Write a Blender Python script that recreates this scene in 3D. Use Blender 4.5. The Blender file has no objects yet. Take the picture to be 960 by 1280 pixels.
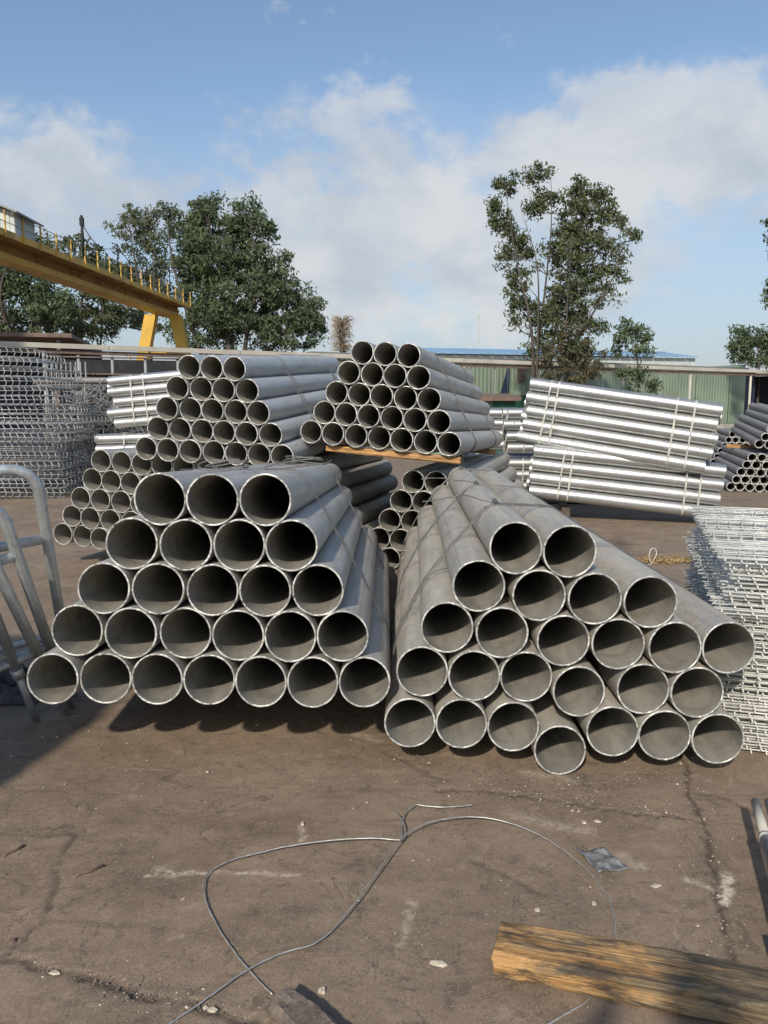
import bpy, math, random
import numpy as np
from mathutils import Vector, Matrix
R = math.radians
random.seed(7)
RNG = np.random.default_rng(11)
SC = bpy.context.scene
COL = SC.collection

# ------------------------------------------------------------------ camera
CAM_H = 1.53
PITCH = math.atan(125 / 960)
cam_d = bpy.data.cameras.new('camera')
cam = bpy.data.objects.new('camera', cam_d)
COL.objects.link(cam)
cam.location = (0, 0, CAM_H)
cam.rotation_euler = (R(90) - PITCH, 0, 0)
cam_d.sensor_fit = 'HORIZONTAL'
cam_d.sensor_width = 36
cam_d.lens = 36
cam_d.clip_start = 0.05
cam_d.clip_end = 3000
SC.camera = cam
CP, SP = math.cos(PITCH), math.sin(PITCH)


def at(u, v, d):
    """Survey helper: world point seen at photo position (u, v), d metres in front of the lens."""
    x = (u - 480) / 960 * d
    h = (640 - v) / 960 * d
    return Vector((x, d * CP + h * SP, CAM_H - d * SP + h * CP))


def on(u, v, z=0.0):
    q = at(u, v, 1.0) - Vector((0, 0, CAM_H))
    return Vector((0, 0, CAM_H)) + q * ((z - CAM_H) / q.z)


# ------------------------------------------------------------------ node helper
class N:
    def __init__(self, tree):
        self.t = tree
        self.n = tree.nodes
        self.l = tree.links

    def add(self, kind, inputs=None, **props):
        n = self.n.new(kind)
        for k, v in props.items():
            setattr(n, k, v)
        for k, v in (inputs or {}).items():
            s = n.inputs[k]
            if isinstance(v, bpy.types.NodeSocket):
                self.l.new(v, s)
            else:
                s.default_value = v
        return n

    def math(self, op, a, b=0.0, clamp=False):
        n = self.n.new('ShaderNodeMath')
        n.operation = op
        n.use_clamp = clamp
        for i, v in enumerate((a, b)):
            if isinstance(v, bpy.types.NodeSocket):
                self.l.new(v, n.inputs[i])
            else:
                n.inputs[i].default_value = v
        return n.outputs[0]

    def vmath(self, op, a, b=(0, 0, 0)):
        n = self.n.new('ShaderNodeVectorMath')
        n.operation = op
        for i, v in enumerate((a, b)):
            if isinstance(v, bpy.types.NodeSocket):
                self.l.new(v, n.inputs[i])
            else:
                n.inputs[i].default_value = v
        return n

    def mix(self, f, a, b, blend='MIX'):
        n = self.n.new('ShaderNodeMix')
        n.data_type = 'RGBA'
        n.blend_type = blend
        for s, v in ((n.inputs[0], f), (n.inputs[6], a), (n.inputs[7], b)):
            if isinstance(v, bpy.types.NodeSocket):
                self.l.new(v, s)
            else:
                s.default_value = v if not isinstance(v, tuple) or len(v) == 4 else (*v, 1)
        return n.outputs[2]

    def ramp(self, f, lo, hi, a=0.0, b=1.0, smooth=True):
        n = self.n.new('ShaderNodeMapRange')
        n.interpolation_type = 'SMOOTHSTEP' if smooth else 'LINEAR'
        self.l.new(f, n.inputs[0])
        n.inputs[1].default_value = lo
        n.inputs[2].default_value = hi
        n.inputs[3].default_value = a
        n.inputs[4].default_value = b
        return n.outputs[0]

    def noise(self, vec, scale, detail=4.0, rough=0.55, dist=0.0):
        n = self.add('ShaderNodeTexNoise', {'Scale': scale, 'Detail': detail, 'Roughness': rough, 'Distortion': dist})
        if vec is not None:
            self.l.new(vec, n.inputs['Vector'])
        return n.outputs['Fac']

    def scaled(self, vec, s):
        m = self.add('ShaderNodeMapping', {'Scale': s})
        self.l.new(vec, m.inputs[0])
        return m.outputs[0]


# ------------------------------------------------------------------ sky
SUN_TO = Vector((0.40, 1.36, -1.0)).normalized()      # the way the sunlight travels
SUN_EL = math.asin(-SUN_TO.z)
SUN_AZ = math.atan2(-SUN_TO.x, -SUN_TO.y)
world = bpy.data.worlds.new('World')
SC.world = world
world.use_nodes = True
w = N(world.node_tree)
w.n.clear()
sky = w.add('ShaderNodeTexSky', sky_type='NISHITA', sun_disc=False, sun_elevation=SUN_EL,
            sun_rotation=SUN_AZ % (2 * math.pi), altitude=20, air_density=1.15, dust_density=0.9, ozone_density=2.2)
tc = w.add('ShaderNodeTexCoord')
ndir = tc.outputs['Generated']
big = w.noise(w.scaled(ndir, (1, 1, 1.7)), 2.1, 3.0, 0.5, 0.3)
fbm = w.noise(w.scaled(ndir, (1, 1, 1.45)), 8.5, 10.0, 0.60, 0.15)
bank = None
for u, v, rx, rz, wt in ((480, 300, .28, .19, 1.15), (540, 215, .14, .075, .75), (800, 215, .36, .12, 1.1), (960, 190, .22, .10, .8),
                         (90, 240, .26, .10, .75), (205, 262, .10, .05, .4), (865, 98, .07, .045, .55), (515, 138, .08, .035, .6),
                         (360, 172, .035, .012, .5), (620, 330, .34, .16, .8), (900, 340, .06, .02, .4),
                         (380, 185, .05, .02, .35)):
    c = (at(u, v, 1) - Vector((0, 0, CAM_H))).normalized()
    d1 = w.vmath('SUBTRACT', ndir, tuple(c)).outputs[0]
    d2 = w.vmath('MULTIPLY', d1, (1 / rx, 1 / (rx * 1.5), 1 / rz)).outputs[0]
    ln = w.vmath('LENGTH', d2).outputs['Value']
    b = w.ramp(ln, 1.25, 0.0, 0.0, wt)
    bank = b if bank is None else w.math('MAXIMUM', bank, b)
field = w.math('ADD', w.math('MULTIPLY', bank, 0.85), w.math('MULTIPLY', w.math('SUBTRACT', fbm, 0.5), 2.3))
field = w.math('ADD', field, w.math('MULTIPLY', w.math('SUBTRACT', big, 0.62), 0.9))
cover = w.math('ADD', w.math('MULTIPLY', w.ramp(field, 0.16, 0.56), 0.72), w.math('MULTIPLY', w.ramp(bank, 0.1, 0.95), 0.26))
shade = w.noise(w.scaled(ndir, (1, 1, 1.6)), 5.0, 6.0, 0.55, 0.4)
cloud_col = w.mix(w.ramp(shade, 0.36, 0.66), (3.55, 3.85, 4.3, 1), (5.0, 5.03, 5.05, 1))
sep = w.add('ShaderNodeSeparateXYZ', {'Vector': ndir})
low = w.ramp(sep.outputs[2], 0.36, -0.02, 0.0, 1.0, smooth=False)
hazy = w.mix(w.math('MULTIPLY', low, 0.92), sky.outputs[0], (2.75, 3.15, 3.85, 1))
skyc = w.mix(w.math('MULTIPLY', cover, 0.88), hazy, cloud_col)
bg = w.add('ShaderNodeBackground', {'Color': skyc, 'Strength': 0.145})
wo = w.add('ShaderNodeOutputWorld', {'Surface': bg.outputs[0]})

# ------------------------------------------------------------------ sun and exposure
sun_d = bpy.data.lights.new('sun', 'SUN')
sun_d.energy = 4.0
sun_d.angle = R(1.8)
sun_d.color = (1.0, 0.91, 0.77)
sun = bpy.data.objects.new('sun', sun_d)
COL.objects.link(sun)
sun.rotation_euler = SUN_TO.to_track_quat('-Z', 'Y').to_euler()
sun.location = (-5, -15, 14)
SC.view_settings.view_transform = 'Standard'
SC.view_settings.look = 'None'
SC.view_settings.gamma = 1.0
SC.view_settings.use_curve_mapping = False
SC.view_settings.exposure = 0.0


# ------------------------------------------------------------------ mesh helper
class MB:
    def __init__(self):
        self.v, self.f, self.m, self.s = [], [], [], []

    def face(self, idx, mat=0, smooth=False):
        self.f.append(tuple(idx)); self.m.append(mat); self.s.append(smooth)

    def box(self, c, size, rot=None, mat=0):
        c = Vector(c)
        hx, hy, hz = (s / 2 for s in size)
        b = len(self.v)
        for z in (-hz, hz):
            for x, y in ((-hx, -hy), (hx, -hy), (hx, hy), (-hx, hy)):
                p = Vector((x, y, z))
                if rot is not None:
                    p = rot @ p
                self.v.append(tuple(c + p))
        for q in ((3, 2, 1, 0), (4, 5, 6, 7), (0, 1, 5, 4), (1, 2, 6, 5), (2, 3, 7, 6), (3, 0, 4, 7)):
            self.face([b + i for i in q], mat)

    def bar(self, a, b, wd, ht, mat=0, up=(0, 0, 1)):
        a, b = Vector(a), Vector(b)
        y = (b - a).normalized()
        if abs(y.dot(Vector(up))) > .99:
            up = (0, 1, 0)
        x = y.cross(Vector(up)).normalized()
        z = x.cross(y)
        self.box((a + b) / 2, (wd, (b - a).length, ht), Matrix((x, y, z)).transposed(), mat)

    def tube(self, pts, r, n=8, closed=False, mat=0, cap=True):
        pts = [Vector(p) for p in pts]
        k = len(pts)
        rad = r if isinstance(r, (list, tuple)) else [r] * k
        t0 = (pts[1] - pts[0]).normalized()
        nrm = t0.orthogonal().normalized()
        base = len(self.v)
        for i, p in enumerate(pts):
            a = pts[i - 1] if (i > 0 or closed) else p
            c = pts[(i + 1) % k] if (i < k - 1 or closed) else p
            t = (c - a)
            t = t.normalized() if t.length > 1e-9 else t0
            nrm = (nrm - t * nrm.dot(t))
            nrm = nrm.normalized() if nrm.length > 1e-6 else t.orthogonal().normalized()
            bi = t.cross(nrm)
            for j in range(n):
                an = 2 * math.pi * j / n
                self.v.append(tuple(p + (nrm * math.cos(an) + bi * math.sin(an)) * rad[i]))
        for i in range(k if closed else k - 1):
            a, b = base + i * n, base + ((i + 1) % k) * n
            for j in range(n):
                self.face((a + j, a + (j + 1) % n, b + (j + 1) % n, b + j), mat, True)
        if cap and not closed:
            self.face([base + j for j in range(n)][::-1], mat)
            self.face([base + (k - 1) * n + j for j in range(n)], mat)

    def mesh(self, name, mats):
        me = bpy.data.meshes.new(name)
        me.from_pydata(self.v, [], self.f)
        for m in (mats if isinstance(mats, (list, tuple)) else [mats]):
            me.materials.append(m)
        me.polygons.foreach_set('material_index', self.m)
        me.polygons.foreach_set('use_smooth', self.s)
        me.update()
        return me

    def build(self, name, mats, parent=None):
        return link(name, self.mesh(name, mats), parent)


def link(name, me, parent=None):
    o = bpy.data.objects.new(name, me)
    COL.objects.link(o)
    if parent is not None:
        o.parent = parent
    return o


def tag(o, label, cat, group=None, kind=None):
    o['label'] = label
    o['category'] = cat
    if group:
        o['group'] = group
    if kind:
        o['kind'] = kind
    return o


def empty(name, loc, label, cat, group=None):
    o = link(name, None)
    o.location = loc
    o.empty_display_size = 0.1
    return tag(o, label, cat, group)


def spline(pts, per=6):
    """Catmull-Rom through the points."""
    pts = [Vector(p) for p in pts]
    out = []
    for i in range(len(pts) - 1):
        p0 = pts[max(i - 1, 0)]; p1 = pts[i]; p2 = pts[i + 1]; p3 = pts[min(i + 2, len(pts) - 1)]
        for k in range(per):
            t = k / per
            out.append(0.5 * (2 * p1 + (p2 - p0) * t + (2 * p0 - 5 * p1 + 4 * p2 - p3) * t * t + (3 * p1 - p0 - 3 * p2 + p3) * t ** 3))
    out.append(pts[-1])
    return out


ORD = ['first', 'second', 'third', 'fourth', 'fifth', 'sixth', 'seventh', 'eighth', 'ninth', 'tenth', 'eleventh', 'twelfth', 'thirteenth', 'fourteenth']


def nth(i):
    if i < 14:
        return ORD[i]
    low = ORD[:9] + ['tenth', 'eleventh', 'twelfth', 'thirteenth', 'fourteenth', 'fifteenth', 'sixteenth', 'seventeenth', 'eighteenth', 'nineteenth']
    n = i + 1
    if n < 20:
        return low[n - 1]
    t, o = divmod(n, 10)
    return ['twentieth', 'thirtieth', 'fortieth'][t - 2] if o == 0 else ['twenty', 'thirty', 'forty'][t - 2] + '-' + ORD[o - 1]


# ------------------------------------------------------------------ materials
def principled(name):
    m = bpy.data.materials.new(name)
    m.use_nodes = True
    k = N(m.node_tree)
    k.n.clear()
    p = k.add('ShaderNodeBsdfPrincipled')
    o = k.add('ShaderNodeOutputMaterial', {'Surface': p.outputs[0]})
    return m, k, p


def setp(k, p, **kw):
    for key, v in kw.items():
        s = p.inputs[key.replace('_', ' ')]
        if isinstance(v, bpy.types.NodeSocket):
            k.l.new(v, s)
        else:
            s.default_value = (*v, 1) if isinstance(v, tuple) and len(v) == 3 else v


def bump(k, p, h, strength, dist):
    b = k.add('ShaderNodeBump', {'Height': h, 'Strength': strength, 'Distance': dist})
    k.l.new(b.outputs[0], p.inputs['Normal'])


def plain(name, col, rough=0.6, metal=0.0, var=0.18, scale=6.0, bmp=0.0, dark=None):
    m, k, p = principled(name)
    ob = k.add('ShaderNodeTexCoord').outputs['Object']
    n1 = k.noise(ob, scale, 6.0, 0.6)
    a = tuple(c * (1 - var) for c in col)
    b = tuple(min(1, c * (1 + var)) for c in col)
    c = k.mix(k.ramp(n1, 0.3, 0.7), a, b)
    if dark is not None:
        n2 = k.noise(ob, scale * 0.35, 7.0, 0.65, 0.4)
        c = k.mix(k.ramp(n2, 0.52, 0.68, 0.0, 0.75), c, dark)
    setp(k, p, Base_Color=c, Roughness=rough, Metallic=metal)
    if bmp:
        bump(k, p, k.noise(ob, scale * 4, 5.0, 0.6), bmp, 0.01)
    return m


def galvanised(name, lo, hi, dust, dust_amt, metal, r0, r1):
    m, k, p = principled(name)
    ob = k.add('ShaderNodeTexCoord').outputs['Object']
    rnd = k.add('ShaderNodeObjectInfo').outputs['Random']
    vec = k.vmath('ADD', ob, k.add('ShaderNodeCombineXYZ', {'X': k.math('MULTIPLY', rnd, 37.0), 'Y': k.math('MULTIPLY', rnd, 91.0)}).outputs[0]).outputs[0]
    streak = k.noise(k.scaled(vec, (9, 0.8, 9)), 2.0, 6.0, 0.6, 0.3)
    blot = k.noise(vec, 5.0, 7.0, 0.62, 0.5)
    vor = k.add('ShaderNodeTexVoronoi', {'Scale': 55.0, 'Vector': vec})
    c = k.mix(k.ramp(streak, 0.3, 0.72), lo, hi)
    c = k.mix(0.16, c, vor.outputs['Color'], 'SOFT_LIGHT')
    c = k.mix(k.ramp(blot, 0.40, 0.68, 0.0, dust_amt), c, dust)
    c = k.mix(k.math('MULTIPLY', rnd, 0.22), c, tuple(x * 0.72 for x in lo))
    sp = k.noise(vec, 34.0, 6.0, 0.72, 0.4)
    c = k.mix(k.ramp(sp, 0.54, 0.68, 0, .55), c, tuple(min(1, x * 1.35) for x in dust))
    c = k.mix(k.ramp(sp, 0.44, 0.32, 0, .6), c, tuple(x * .55 for x in lo))
    ringn = k.noise(k.scaled(vec, (.6, 9, .6)), 3.0, 5.0, 0.7)
    c = k.mix(k.ramp(ringn, 0.55, 0.72, 0, .30), c, tuple(x * .6 for x in lo))
    stn = k.noise(k.scaled(vec, (2.2, .9, 2.2)), 3.0, 8.0, 0.68, 0.9)
    c = k.mix(k.ramp(stn, 0.56, 0.70, 0, .5), c, (dust[0] * .62, dust[1] * .52, dust[2] * .42))
    c = k.mix(k.ramp(stn, 0.42, 0.30, 0, .4), c, tuple(min(1, x * 1.25) for x in hi))
    sx = k.add('ShaderNodeSeparateXYZ', {'Vector': ob})
    seam = k.math('MULTIPLY', k.ramp(k.math('ABSOLUTE', sx.outputs[0]), .006, .002), k.math('GREATER_THAN', sx.outputs[2], 0.0))
    c = k.mix(k.math('MULTIPLY', seam, .35), c, tuple(x * .5 for x in lo))
    rough = k.ramp(k.math('ADD', k.math('MULTIPLY', streak, 0.5), k.math('MULTIPLY', blot, 0.5)), 0.3, 0.7, r0, r1)
    setp(k, p, Base_Color=c, Roughness=rough, Metallic=metal)
    bump(k, p, k.noise(vec, 26.0, 5.0, 0.6), 0.12, 0.006)
    return m


M = {}
M['pipe'] = galvanised('pipe_outside', (.395, .385, .355), (.54, .53, .495), (.46, .42, .36), .5, 0.34, .46, .66)
M['pipe_dull'] = galvanised('pipe_outside_dusty', (.35, .335, .30), (.50, .475, .42), (.47, .415, .335), .7, 0.20, .55, .75)
M['pipe_blue'] = galvanised('pipe_outside_cool', (.46, .47, .465), (.60, .61, .60), (.50, .49, .46), .4, 0.40, .40, .58)
M['silver'] = galvanised('post_outside', (.42, .43, .43), (.58, .59, .585), (.36, .36, .35), .4, 0.75, .32, .48)
M['far_pipe'] = galvanised('far_pipe_outside', (.24, .235, .23), (.34, .335, .325), (.27, .25, .23), .5, 0.35, .5, .7)


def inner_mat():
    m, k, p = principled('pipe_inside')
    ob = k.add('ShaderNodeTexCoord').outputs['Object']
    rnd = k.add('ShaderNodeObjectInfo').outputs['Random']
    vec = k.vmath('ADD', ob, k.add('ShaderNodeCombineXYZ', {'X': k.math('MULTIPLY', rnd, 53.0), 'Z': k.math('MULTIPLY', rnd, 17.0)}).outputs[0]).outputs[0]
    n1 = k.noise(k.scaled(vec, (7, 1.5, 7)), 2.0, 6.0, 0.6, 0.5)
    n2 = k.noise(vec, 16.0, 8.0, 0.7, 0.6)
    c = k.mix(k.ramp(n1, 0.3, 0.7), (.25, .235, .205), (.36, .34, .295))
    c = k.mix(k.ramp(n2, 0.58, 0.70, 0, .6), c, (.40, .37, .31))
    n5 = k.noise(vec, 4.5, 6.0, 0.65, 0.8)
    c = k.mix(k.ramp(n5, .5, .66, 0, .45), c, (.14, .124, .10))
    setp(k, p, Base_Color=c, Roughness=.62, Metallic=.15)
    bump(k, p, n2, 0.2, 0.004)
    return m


M['inner'] = inner_mat()
M['rim'] = plain('cut_rim', (.47, .465, .44), .5, .25, .55, 26.0)
M['wire'] = plain('steel_wire', (.46, .45, .42), .42, .6, .2, 30.0)
M['dark_wire'] = plain('dull_tie_wire', (.16, .155, .15), .55, .4, .25, 30.0)
M['mesh_wire'] = plain('galvanised_mesh_wire', (.70, .70, .66), .42, .25, .22, 9.0)
M['far_wire'] = plain('weathered_mesh_wire', (.50, .51, .50), .5, .35, .25, 2.0)
M['scrap_wire'] = plain('dark_scrap_wire', (.25, .245, .235), .6, .3, .5, 3.0)
M['strap'] = plain('steel_strap', (.50, .49, .45), .5, .35, .25, 14.0)
M['hole'] = plain('hole_shade', (.02, .02, .02), .9)  # black that stands for the shade inside a bolt hole
M['frame_tube'] = galvanised('frame_tube', (.46, .48, .48), (.62, .64, .64), (.40, .41, .40), .4, 0.5, .34, .52)
M['black'] = plain('black_net', (.022, .023, .025), .85, 0, .35, 5.0)
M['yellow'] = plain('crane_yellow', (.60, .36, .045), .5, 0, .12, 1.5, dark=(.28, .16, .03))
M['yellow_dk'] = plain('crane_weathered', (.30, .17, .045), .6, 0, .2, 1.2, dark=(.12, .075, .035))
M['cream'] = plain('cream_paint', (.47, .44, .37), .6, 0, .15, 1.0, dark=(.28, .25, .21))
M['grey_metal'] = plain('grey_metal', (.30, .31, .31), .5, .3, .2, 3.0)
M['hut'] = plain('hut_cladding', (.48, .52, .50), .55, .1, .15, 2.0)
M['hut_roof'] = plain('hut_roof', (.20, .22, .21), .5, .2, .15, 2.0)
M['green'] = plain('green_cladding', (.185, .238, .175), .65, 0, .16, .5, dark=(.14, .175, .135))
M['green_dk'] = plain('dark_green_net', (.02, .09, .055), .75, 0, .2, 2.0)
M['blue_roof'] = plain('blue_roof_sheet', (.22, .36, .50), .6, 0, .14, .3)
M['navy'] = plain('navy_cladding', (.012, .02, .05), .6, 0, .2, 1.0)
M['rust'] = plain('rusty_sheet', (.16, .11, .085), .8, 0, .25, 4.0)
M['chip'] = plain('pale_chip', (.46, .41, .33), .85, 0, .3, 60.0)
M['plate'] = plain('scuffed_plate', (.27, .27, .265), .5, .45, .45, 22.0, bmp=.5, dark=(.10, .095, .09))
M['tarp'] = plain('dark_tarp', (.055, .05, .055), .5, 0, .4, 12.0)
M['mud_block'] = plain('mud_coated_timber', (.155, .125, .10), .9, 0, .3, 18.0, bmp=.6, dark=(.10, .08, .065))
M['straw'] = plain('dry_straw', (.40, .27, .12), .85, 0, .35, 30.0)
M['bark'] = plain('bark', (.085, .07, .058), .9, 0, .3, 5.0)
M['skin'] = plain('skin', (.42, .27, .19), .55)
M['cloth'] = plain('dark_cloth', (.05, .06, .09), .9)
M['hair'] = plain('black_hair', (.015, .012, .01), .6)


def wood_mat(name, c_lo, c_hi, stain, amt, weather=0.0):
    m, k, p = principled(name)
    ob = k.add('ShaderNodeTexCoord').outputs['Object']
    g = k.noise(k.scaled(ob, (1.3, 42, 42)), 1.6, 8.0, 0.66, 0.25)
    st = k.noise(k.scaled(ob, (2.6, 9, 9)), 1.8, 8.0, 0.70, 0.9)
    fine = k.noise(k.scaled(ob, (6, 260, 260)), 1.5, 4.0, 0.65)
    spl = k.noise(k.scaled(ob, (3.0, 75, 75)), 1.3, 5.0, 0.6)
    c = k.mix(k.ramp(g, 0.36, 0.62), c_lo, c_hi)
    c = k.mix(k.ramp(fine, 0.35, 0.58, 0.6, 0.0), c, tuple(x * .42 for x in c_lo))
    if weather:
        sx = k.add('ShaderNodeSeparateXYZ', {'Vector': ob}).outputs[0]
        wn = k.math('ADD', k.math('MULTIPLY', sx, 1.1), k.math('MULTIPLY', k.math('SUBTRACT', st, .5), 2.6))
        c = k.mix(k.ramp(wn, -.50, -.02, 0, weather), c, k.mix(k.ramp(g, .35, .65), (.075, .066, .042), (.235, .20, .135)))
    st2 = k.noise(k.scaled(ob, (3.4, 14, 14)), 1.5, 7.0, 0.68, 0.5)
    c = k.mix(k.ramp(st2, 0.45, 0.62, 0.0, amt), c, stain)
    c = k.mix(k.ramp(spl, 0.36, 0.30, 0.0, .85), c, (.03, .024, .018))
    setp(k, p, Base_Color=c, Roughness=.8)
    bump(k, p, k.math('ADD', g, k.math('ADD', k.math('MULTIPLY', fine, .4), k.math('MULTIPLY', spl, .8))), 0.8, 0.006)
    return m


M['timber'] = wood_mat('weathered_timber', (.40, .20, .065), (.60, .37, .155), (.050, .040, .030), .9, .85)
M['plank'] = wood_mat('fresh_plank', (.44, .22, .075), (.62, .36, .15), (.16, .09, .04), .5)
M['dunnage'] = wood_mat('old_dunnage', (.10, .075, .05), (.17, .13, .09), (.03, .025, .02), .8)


def leaf_mat(name, a, b, c3):
    m, k, p = principled(name)
    at_ = k.add('ShaderNodeAttribute', attribute_name='tone').outputs['Fac']
    c = k.mix(k.ramp(at_, 0.0, 0.55), a, b)
    c = k.mix(k.ramp(at_, 0.75, 1.0, 0, .8), c, c3)
    setp(k, p, Base_Color=c, Roughness=.62)
    p.inputs['Specular IOR Level'].default_value = 0.25
    tr = k.add('ShaderNodeBsdfTranslucent', {'Color': c})
    mx = k.add('ShaderNodeMixShader', {0: 0.32})
    k.l.new(p.outputs[0], mx.inputs[1])
    k.l.new(tr.outputs[0], mx.inputs[2])
    o = [n for n in k.n if n.type == 'OUTPUT_MATERIAL'][0]
    k.l.new(mx.outputs[0], o.inputs['Surface'])
    return m


M['leaf_dark'] = leaf_mat('leaf_dark', (0.064, 0.092, 0.050), (0.129, 0.168, 0.087), (0.217, 0.245, 0.126))
M['leaf_mid'] = leaf_mat('leaf_mid', (0.066, 0.089, 0.043), (0.132, 0.155, 0.075), (0.218, 0.207, 0.103))
M['leaf_pale'] = leaf_mat('leaf_pale', (.085, .105, .055), (.15, .17, .09), (.22, .22, .12))
M['leaf_dry'] = leaf_mat('leaf_dry', (0.077, 0.074, 0.045), (0.133, 0.119, 0.067), (0.196, 0.140, 0.077))
M['frond_dry'] = plain('dry_frond', (.30, .235, .16), .9, 0, .3, 4.0)


# ------------------------------------------------------------------ ground
def vnoise(x, y, s, seed):
    r = np.random.default_rng(seed).random((256, 256))
    x = np.abs(x * s + 1000.3); y = np.abs(y * s + 1000.7)
    xi = np.floor(x).astype(int); yi = np.floor(y).astype(int)
    fx = x - xi; fy = y - yi
    fx = fx * fx * (3 - 2 * fx); fy = fy * fy * (3 - 2 * fy)
    g = lambda a, b: r[a % 256, b % 256]
    return (g(xi, yi) * (1 - fx) + g(xi + 1, yi) * fx) * (1 - fy) + (g(xi, yi + 1) * (1 - fx) + g(xi + 1, yi + 1) * fx) * fy


def segdist(x, y, pts):
    d = np.full(x.shape, 99.0)
    for (ax, ay), (bx, by) in zip(pts[:-1], pts[1:]):
        ux, uy = bx - ax, by - ay
        t = np.clip(((x - ax) * ux + (y - ay) * uy) / (ux * ux + uy * uy), 0, 1)
        d = np.minimum(d, np.hypot(x - ax - t * ux, y - ay - t * uy))
    return d


def grow(a, b, s, f):
    out = [a]
    while abs(out[-1] - a) < abs(b - a):
        out.append(out[-1] + s * (1 if b > a else -1)); s *= f
    return out[1:]


def make_ground():
    xf = np.arange(-1.9, 1.9001, 0.0125)
    xs = np.array(sorted(grow(-1.9, -400, .03, 1.22)) + list(xf) + grow(1.9, 400, .03, 1.22))
    yf = np.arange(1.35, 4.3, 0.0125)
    ys = np.array(sorted(grow(1.35, -40, .03, 1.3)) + list(yf) + grow(yf[-1], 900, .02, 1.13))
    X, Y = np.meshgrid(xs, ys)
    wx = X + (vnoise(X, Y, 7, 1) - .5) * .035 + (vnoise(X, Y, 38, 2) - .5) * .024
    wy = Y + (vnoise(X, Y, 7, 3) - .5) * .035 + (vnoise(X, Y, 38, 4) - .5) * .024
    gp = lambda L: [tuple(on(u, v)[:2]) for u, v in L]
    joints = [gp([(-60, 1188), (60, 1212), (170, 1238), (280, 1270), (420, 1310)]),
              gp([(852, 935), (868, 1000), (884, 1060), (905, 1150), (918, 1210), (940, 1290)]),
              gp([(598, 655), (612, 690)]), gp([(770, 640), (778, 690)])]
    cracks = [gp([(88, 1045), (78, 1080), (68, 1110), (66, 1130), (45, 1160), (18, 1190), (-20, 1215)]),
              gp([(545, 985), (620, 990), (700, 1000), (790, 1015), (860, 1020)]),
              gp([(880, 990), (930, 1008), (950, 1020)]),
              gp([(480, 940), (520, 960), (560, 975)]), gp([(590, 1075), (640, 1095), (680, 1115)])]
    dj = np.minimum.reduce([segdist(wx, wy, j) for j in joints])
    dc = np.minimum.reduce([segdist(wx, wy, j) for j in cracks])
    br = vnoise(X, Y, 14, 5)
    crack = np.maximum(np.clip(1 - dj / (.006 + .020 * br ** 2), 0, 1), np.clip(1 - dc / (.005 + .010 * br), 0, 1) * .8)
    fringe = np.maximum(np.clip(1 - dj / .075, 0, 1), np.clip(1 - dc / .05, 0, 1) * .5)
    pale = np.zeros_like(X)
    for L, wd, amt in (([(185, 1098), (240, 1090), (370, 1096)], .014, 1.0), ([(128, 960), (205, 962)], .008, .35), ([(510, 1125), (500, 1180)], .016, .6),
                       ([(905, 1093), (907, 1122)], .028, 1.5), ([(860, 1103), (884, 1108)], .022, 1.0), ([(380, 1030), (372, 1052)], .014, .9),
                       ([(775, 1070), (800, 1085)], .04, .6), ([(200, 1090), (215, 1098)], .02, .7), ([(650, 965), (720, 975)], .03, .35), ([(640, 1020), (740, 1040)], .05, .4),
                       ([(440, 915), (470, 925)], .04, .4), ([(848, 1135), (842, 1172)], .006, .5), ([(60, 900), (110, 895)], .015, .35), ([(210, 1180), (265, 1165)], .006, .4)):
        pale = np.maximum(pale, np.clip(1 - segdist(wx, wy, gp(L)) / wd, 0, 1) * amt)
    fade = np.clip((14 - np.hypot(X, Y)) / 10, 0, 1)
    Z = ((vnoise(X, Y, 1.1, 6) - .5) * .010 + (vnoise(X, Y, 5, 7) - .5) * .006 + (vnoise(X, Y, 22, 8) - .5) * .003 + (vnoise(X, Y, 60, 9) - .5) * .0014) * fade
    Z = Z - crack * .012 * fade + fringe * (vnoise(X, Y, 30, 10) - .35) * .004 * fade
    ny, nx = X.shape
    V = np.stack([X, Y, Z], -1).reshape(-1, 3)
    i = np.arange(ny * nx).reshape(ny, nx)
    Fq = np.stack([i[:-1, :-1], i[:-1, 1:], i[1:, 1:], i[1:, :-1]], -1).reshape(-1, 4)
    me = bpy.data.meshes.new('ground')
    me.vertices.add(len(V)); me.vertices.foreach_set('co', V.ravel())
    me.loops.add(Fq.size); me.loops.foreach_set('vertex_index', Fq.ravel().astype(np.int32))
    me.polygons.add(len(Fq)); me.polygons.foreach_set('loop_start', np.arange(0, Fq.size, 4, dtype=np.int32))
    me.polygons.foreach_set('use_smooth', np.ones(len(Fq), bool))
    me.update(calc_edges=True)
    for nm, arr in (('crack', crack), ('fringe', fringe), ('pale', pale)):
        a = me.attributes.new(nm, 'FLOAT', 'POINT')
        a.data.foreach_set('value', arr.ravel().astype(np.float32))
    m, k, p = principled('yard_concrete')
    ob = k.add('ShaderNodeTexCoord').outputs['Object']
    A = lambda nm: k.add('ShaderNodeAttribute', attribute_name=nm).outputs['Fac']
    n0 = k.noise(ob, .45, 5, .55, .4)
    n1 = k.noise(ob, 1.7, 9, .66, .5)
    n2 = k.noise(ob, 8.0, 9, .72, .6)
    n3 = k.noise(ob, 38.0, 8, .75, .3)
    drag = k.noise(k.scaled(ob, (1.0, 5.5, 1)), 2.6, 7, .66, .5)
    c = k.mix(k.ramp(n1, .32, .68), (.162, .119, .083), (.260, .196, .138))
    c = k.mix(k.ramp(n0, .4, .65, 0, .45), c, (.268, .205, .146))
    c = k.mix(k.ramp(drag, .52, .70, 0, .5), c, (.098, .074, .055))
    c = k.mix(k.ramp(n2, .53, .66, 0, .65), c, (.305, .236, .171))
    c = k.mix(k.ramp(n2, .46, .34, 0, .6), c, (.085, .065, .050))
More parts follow.
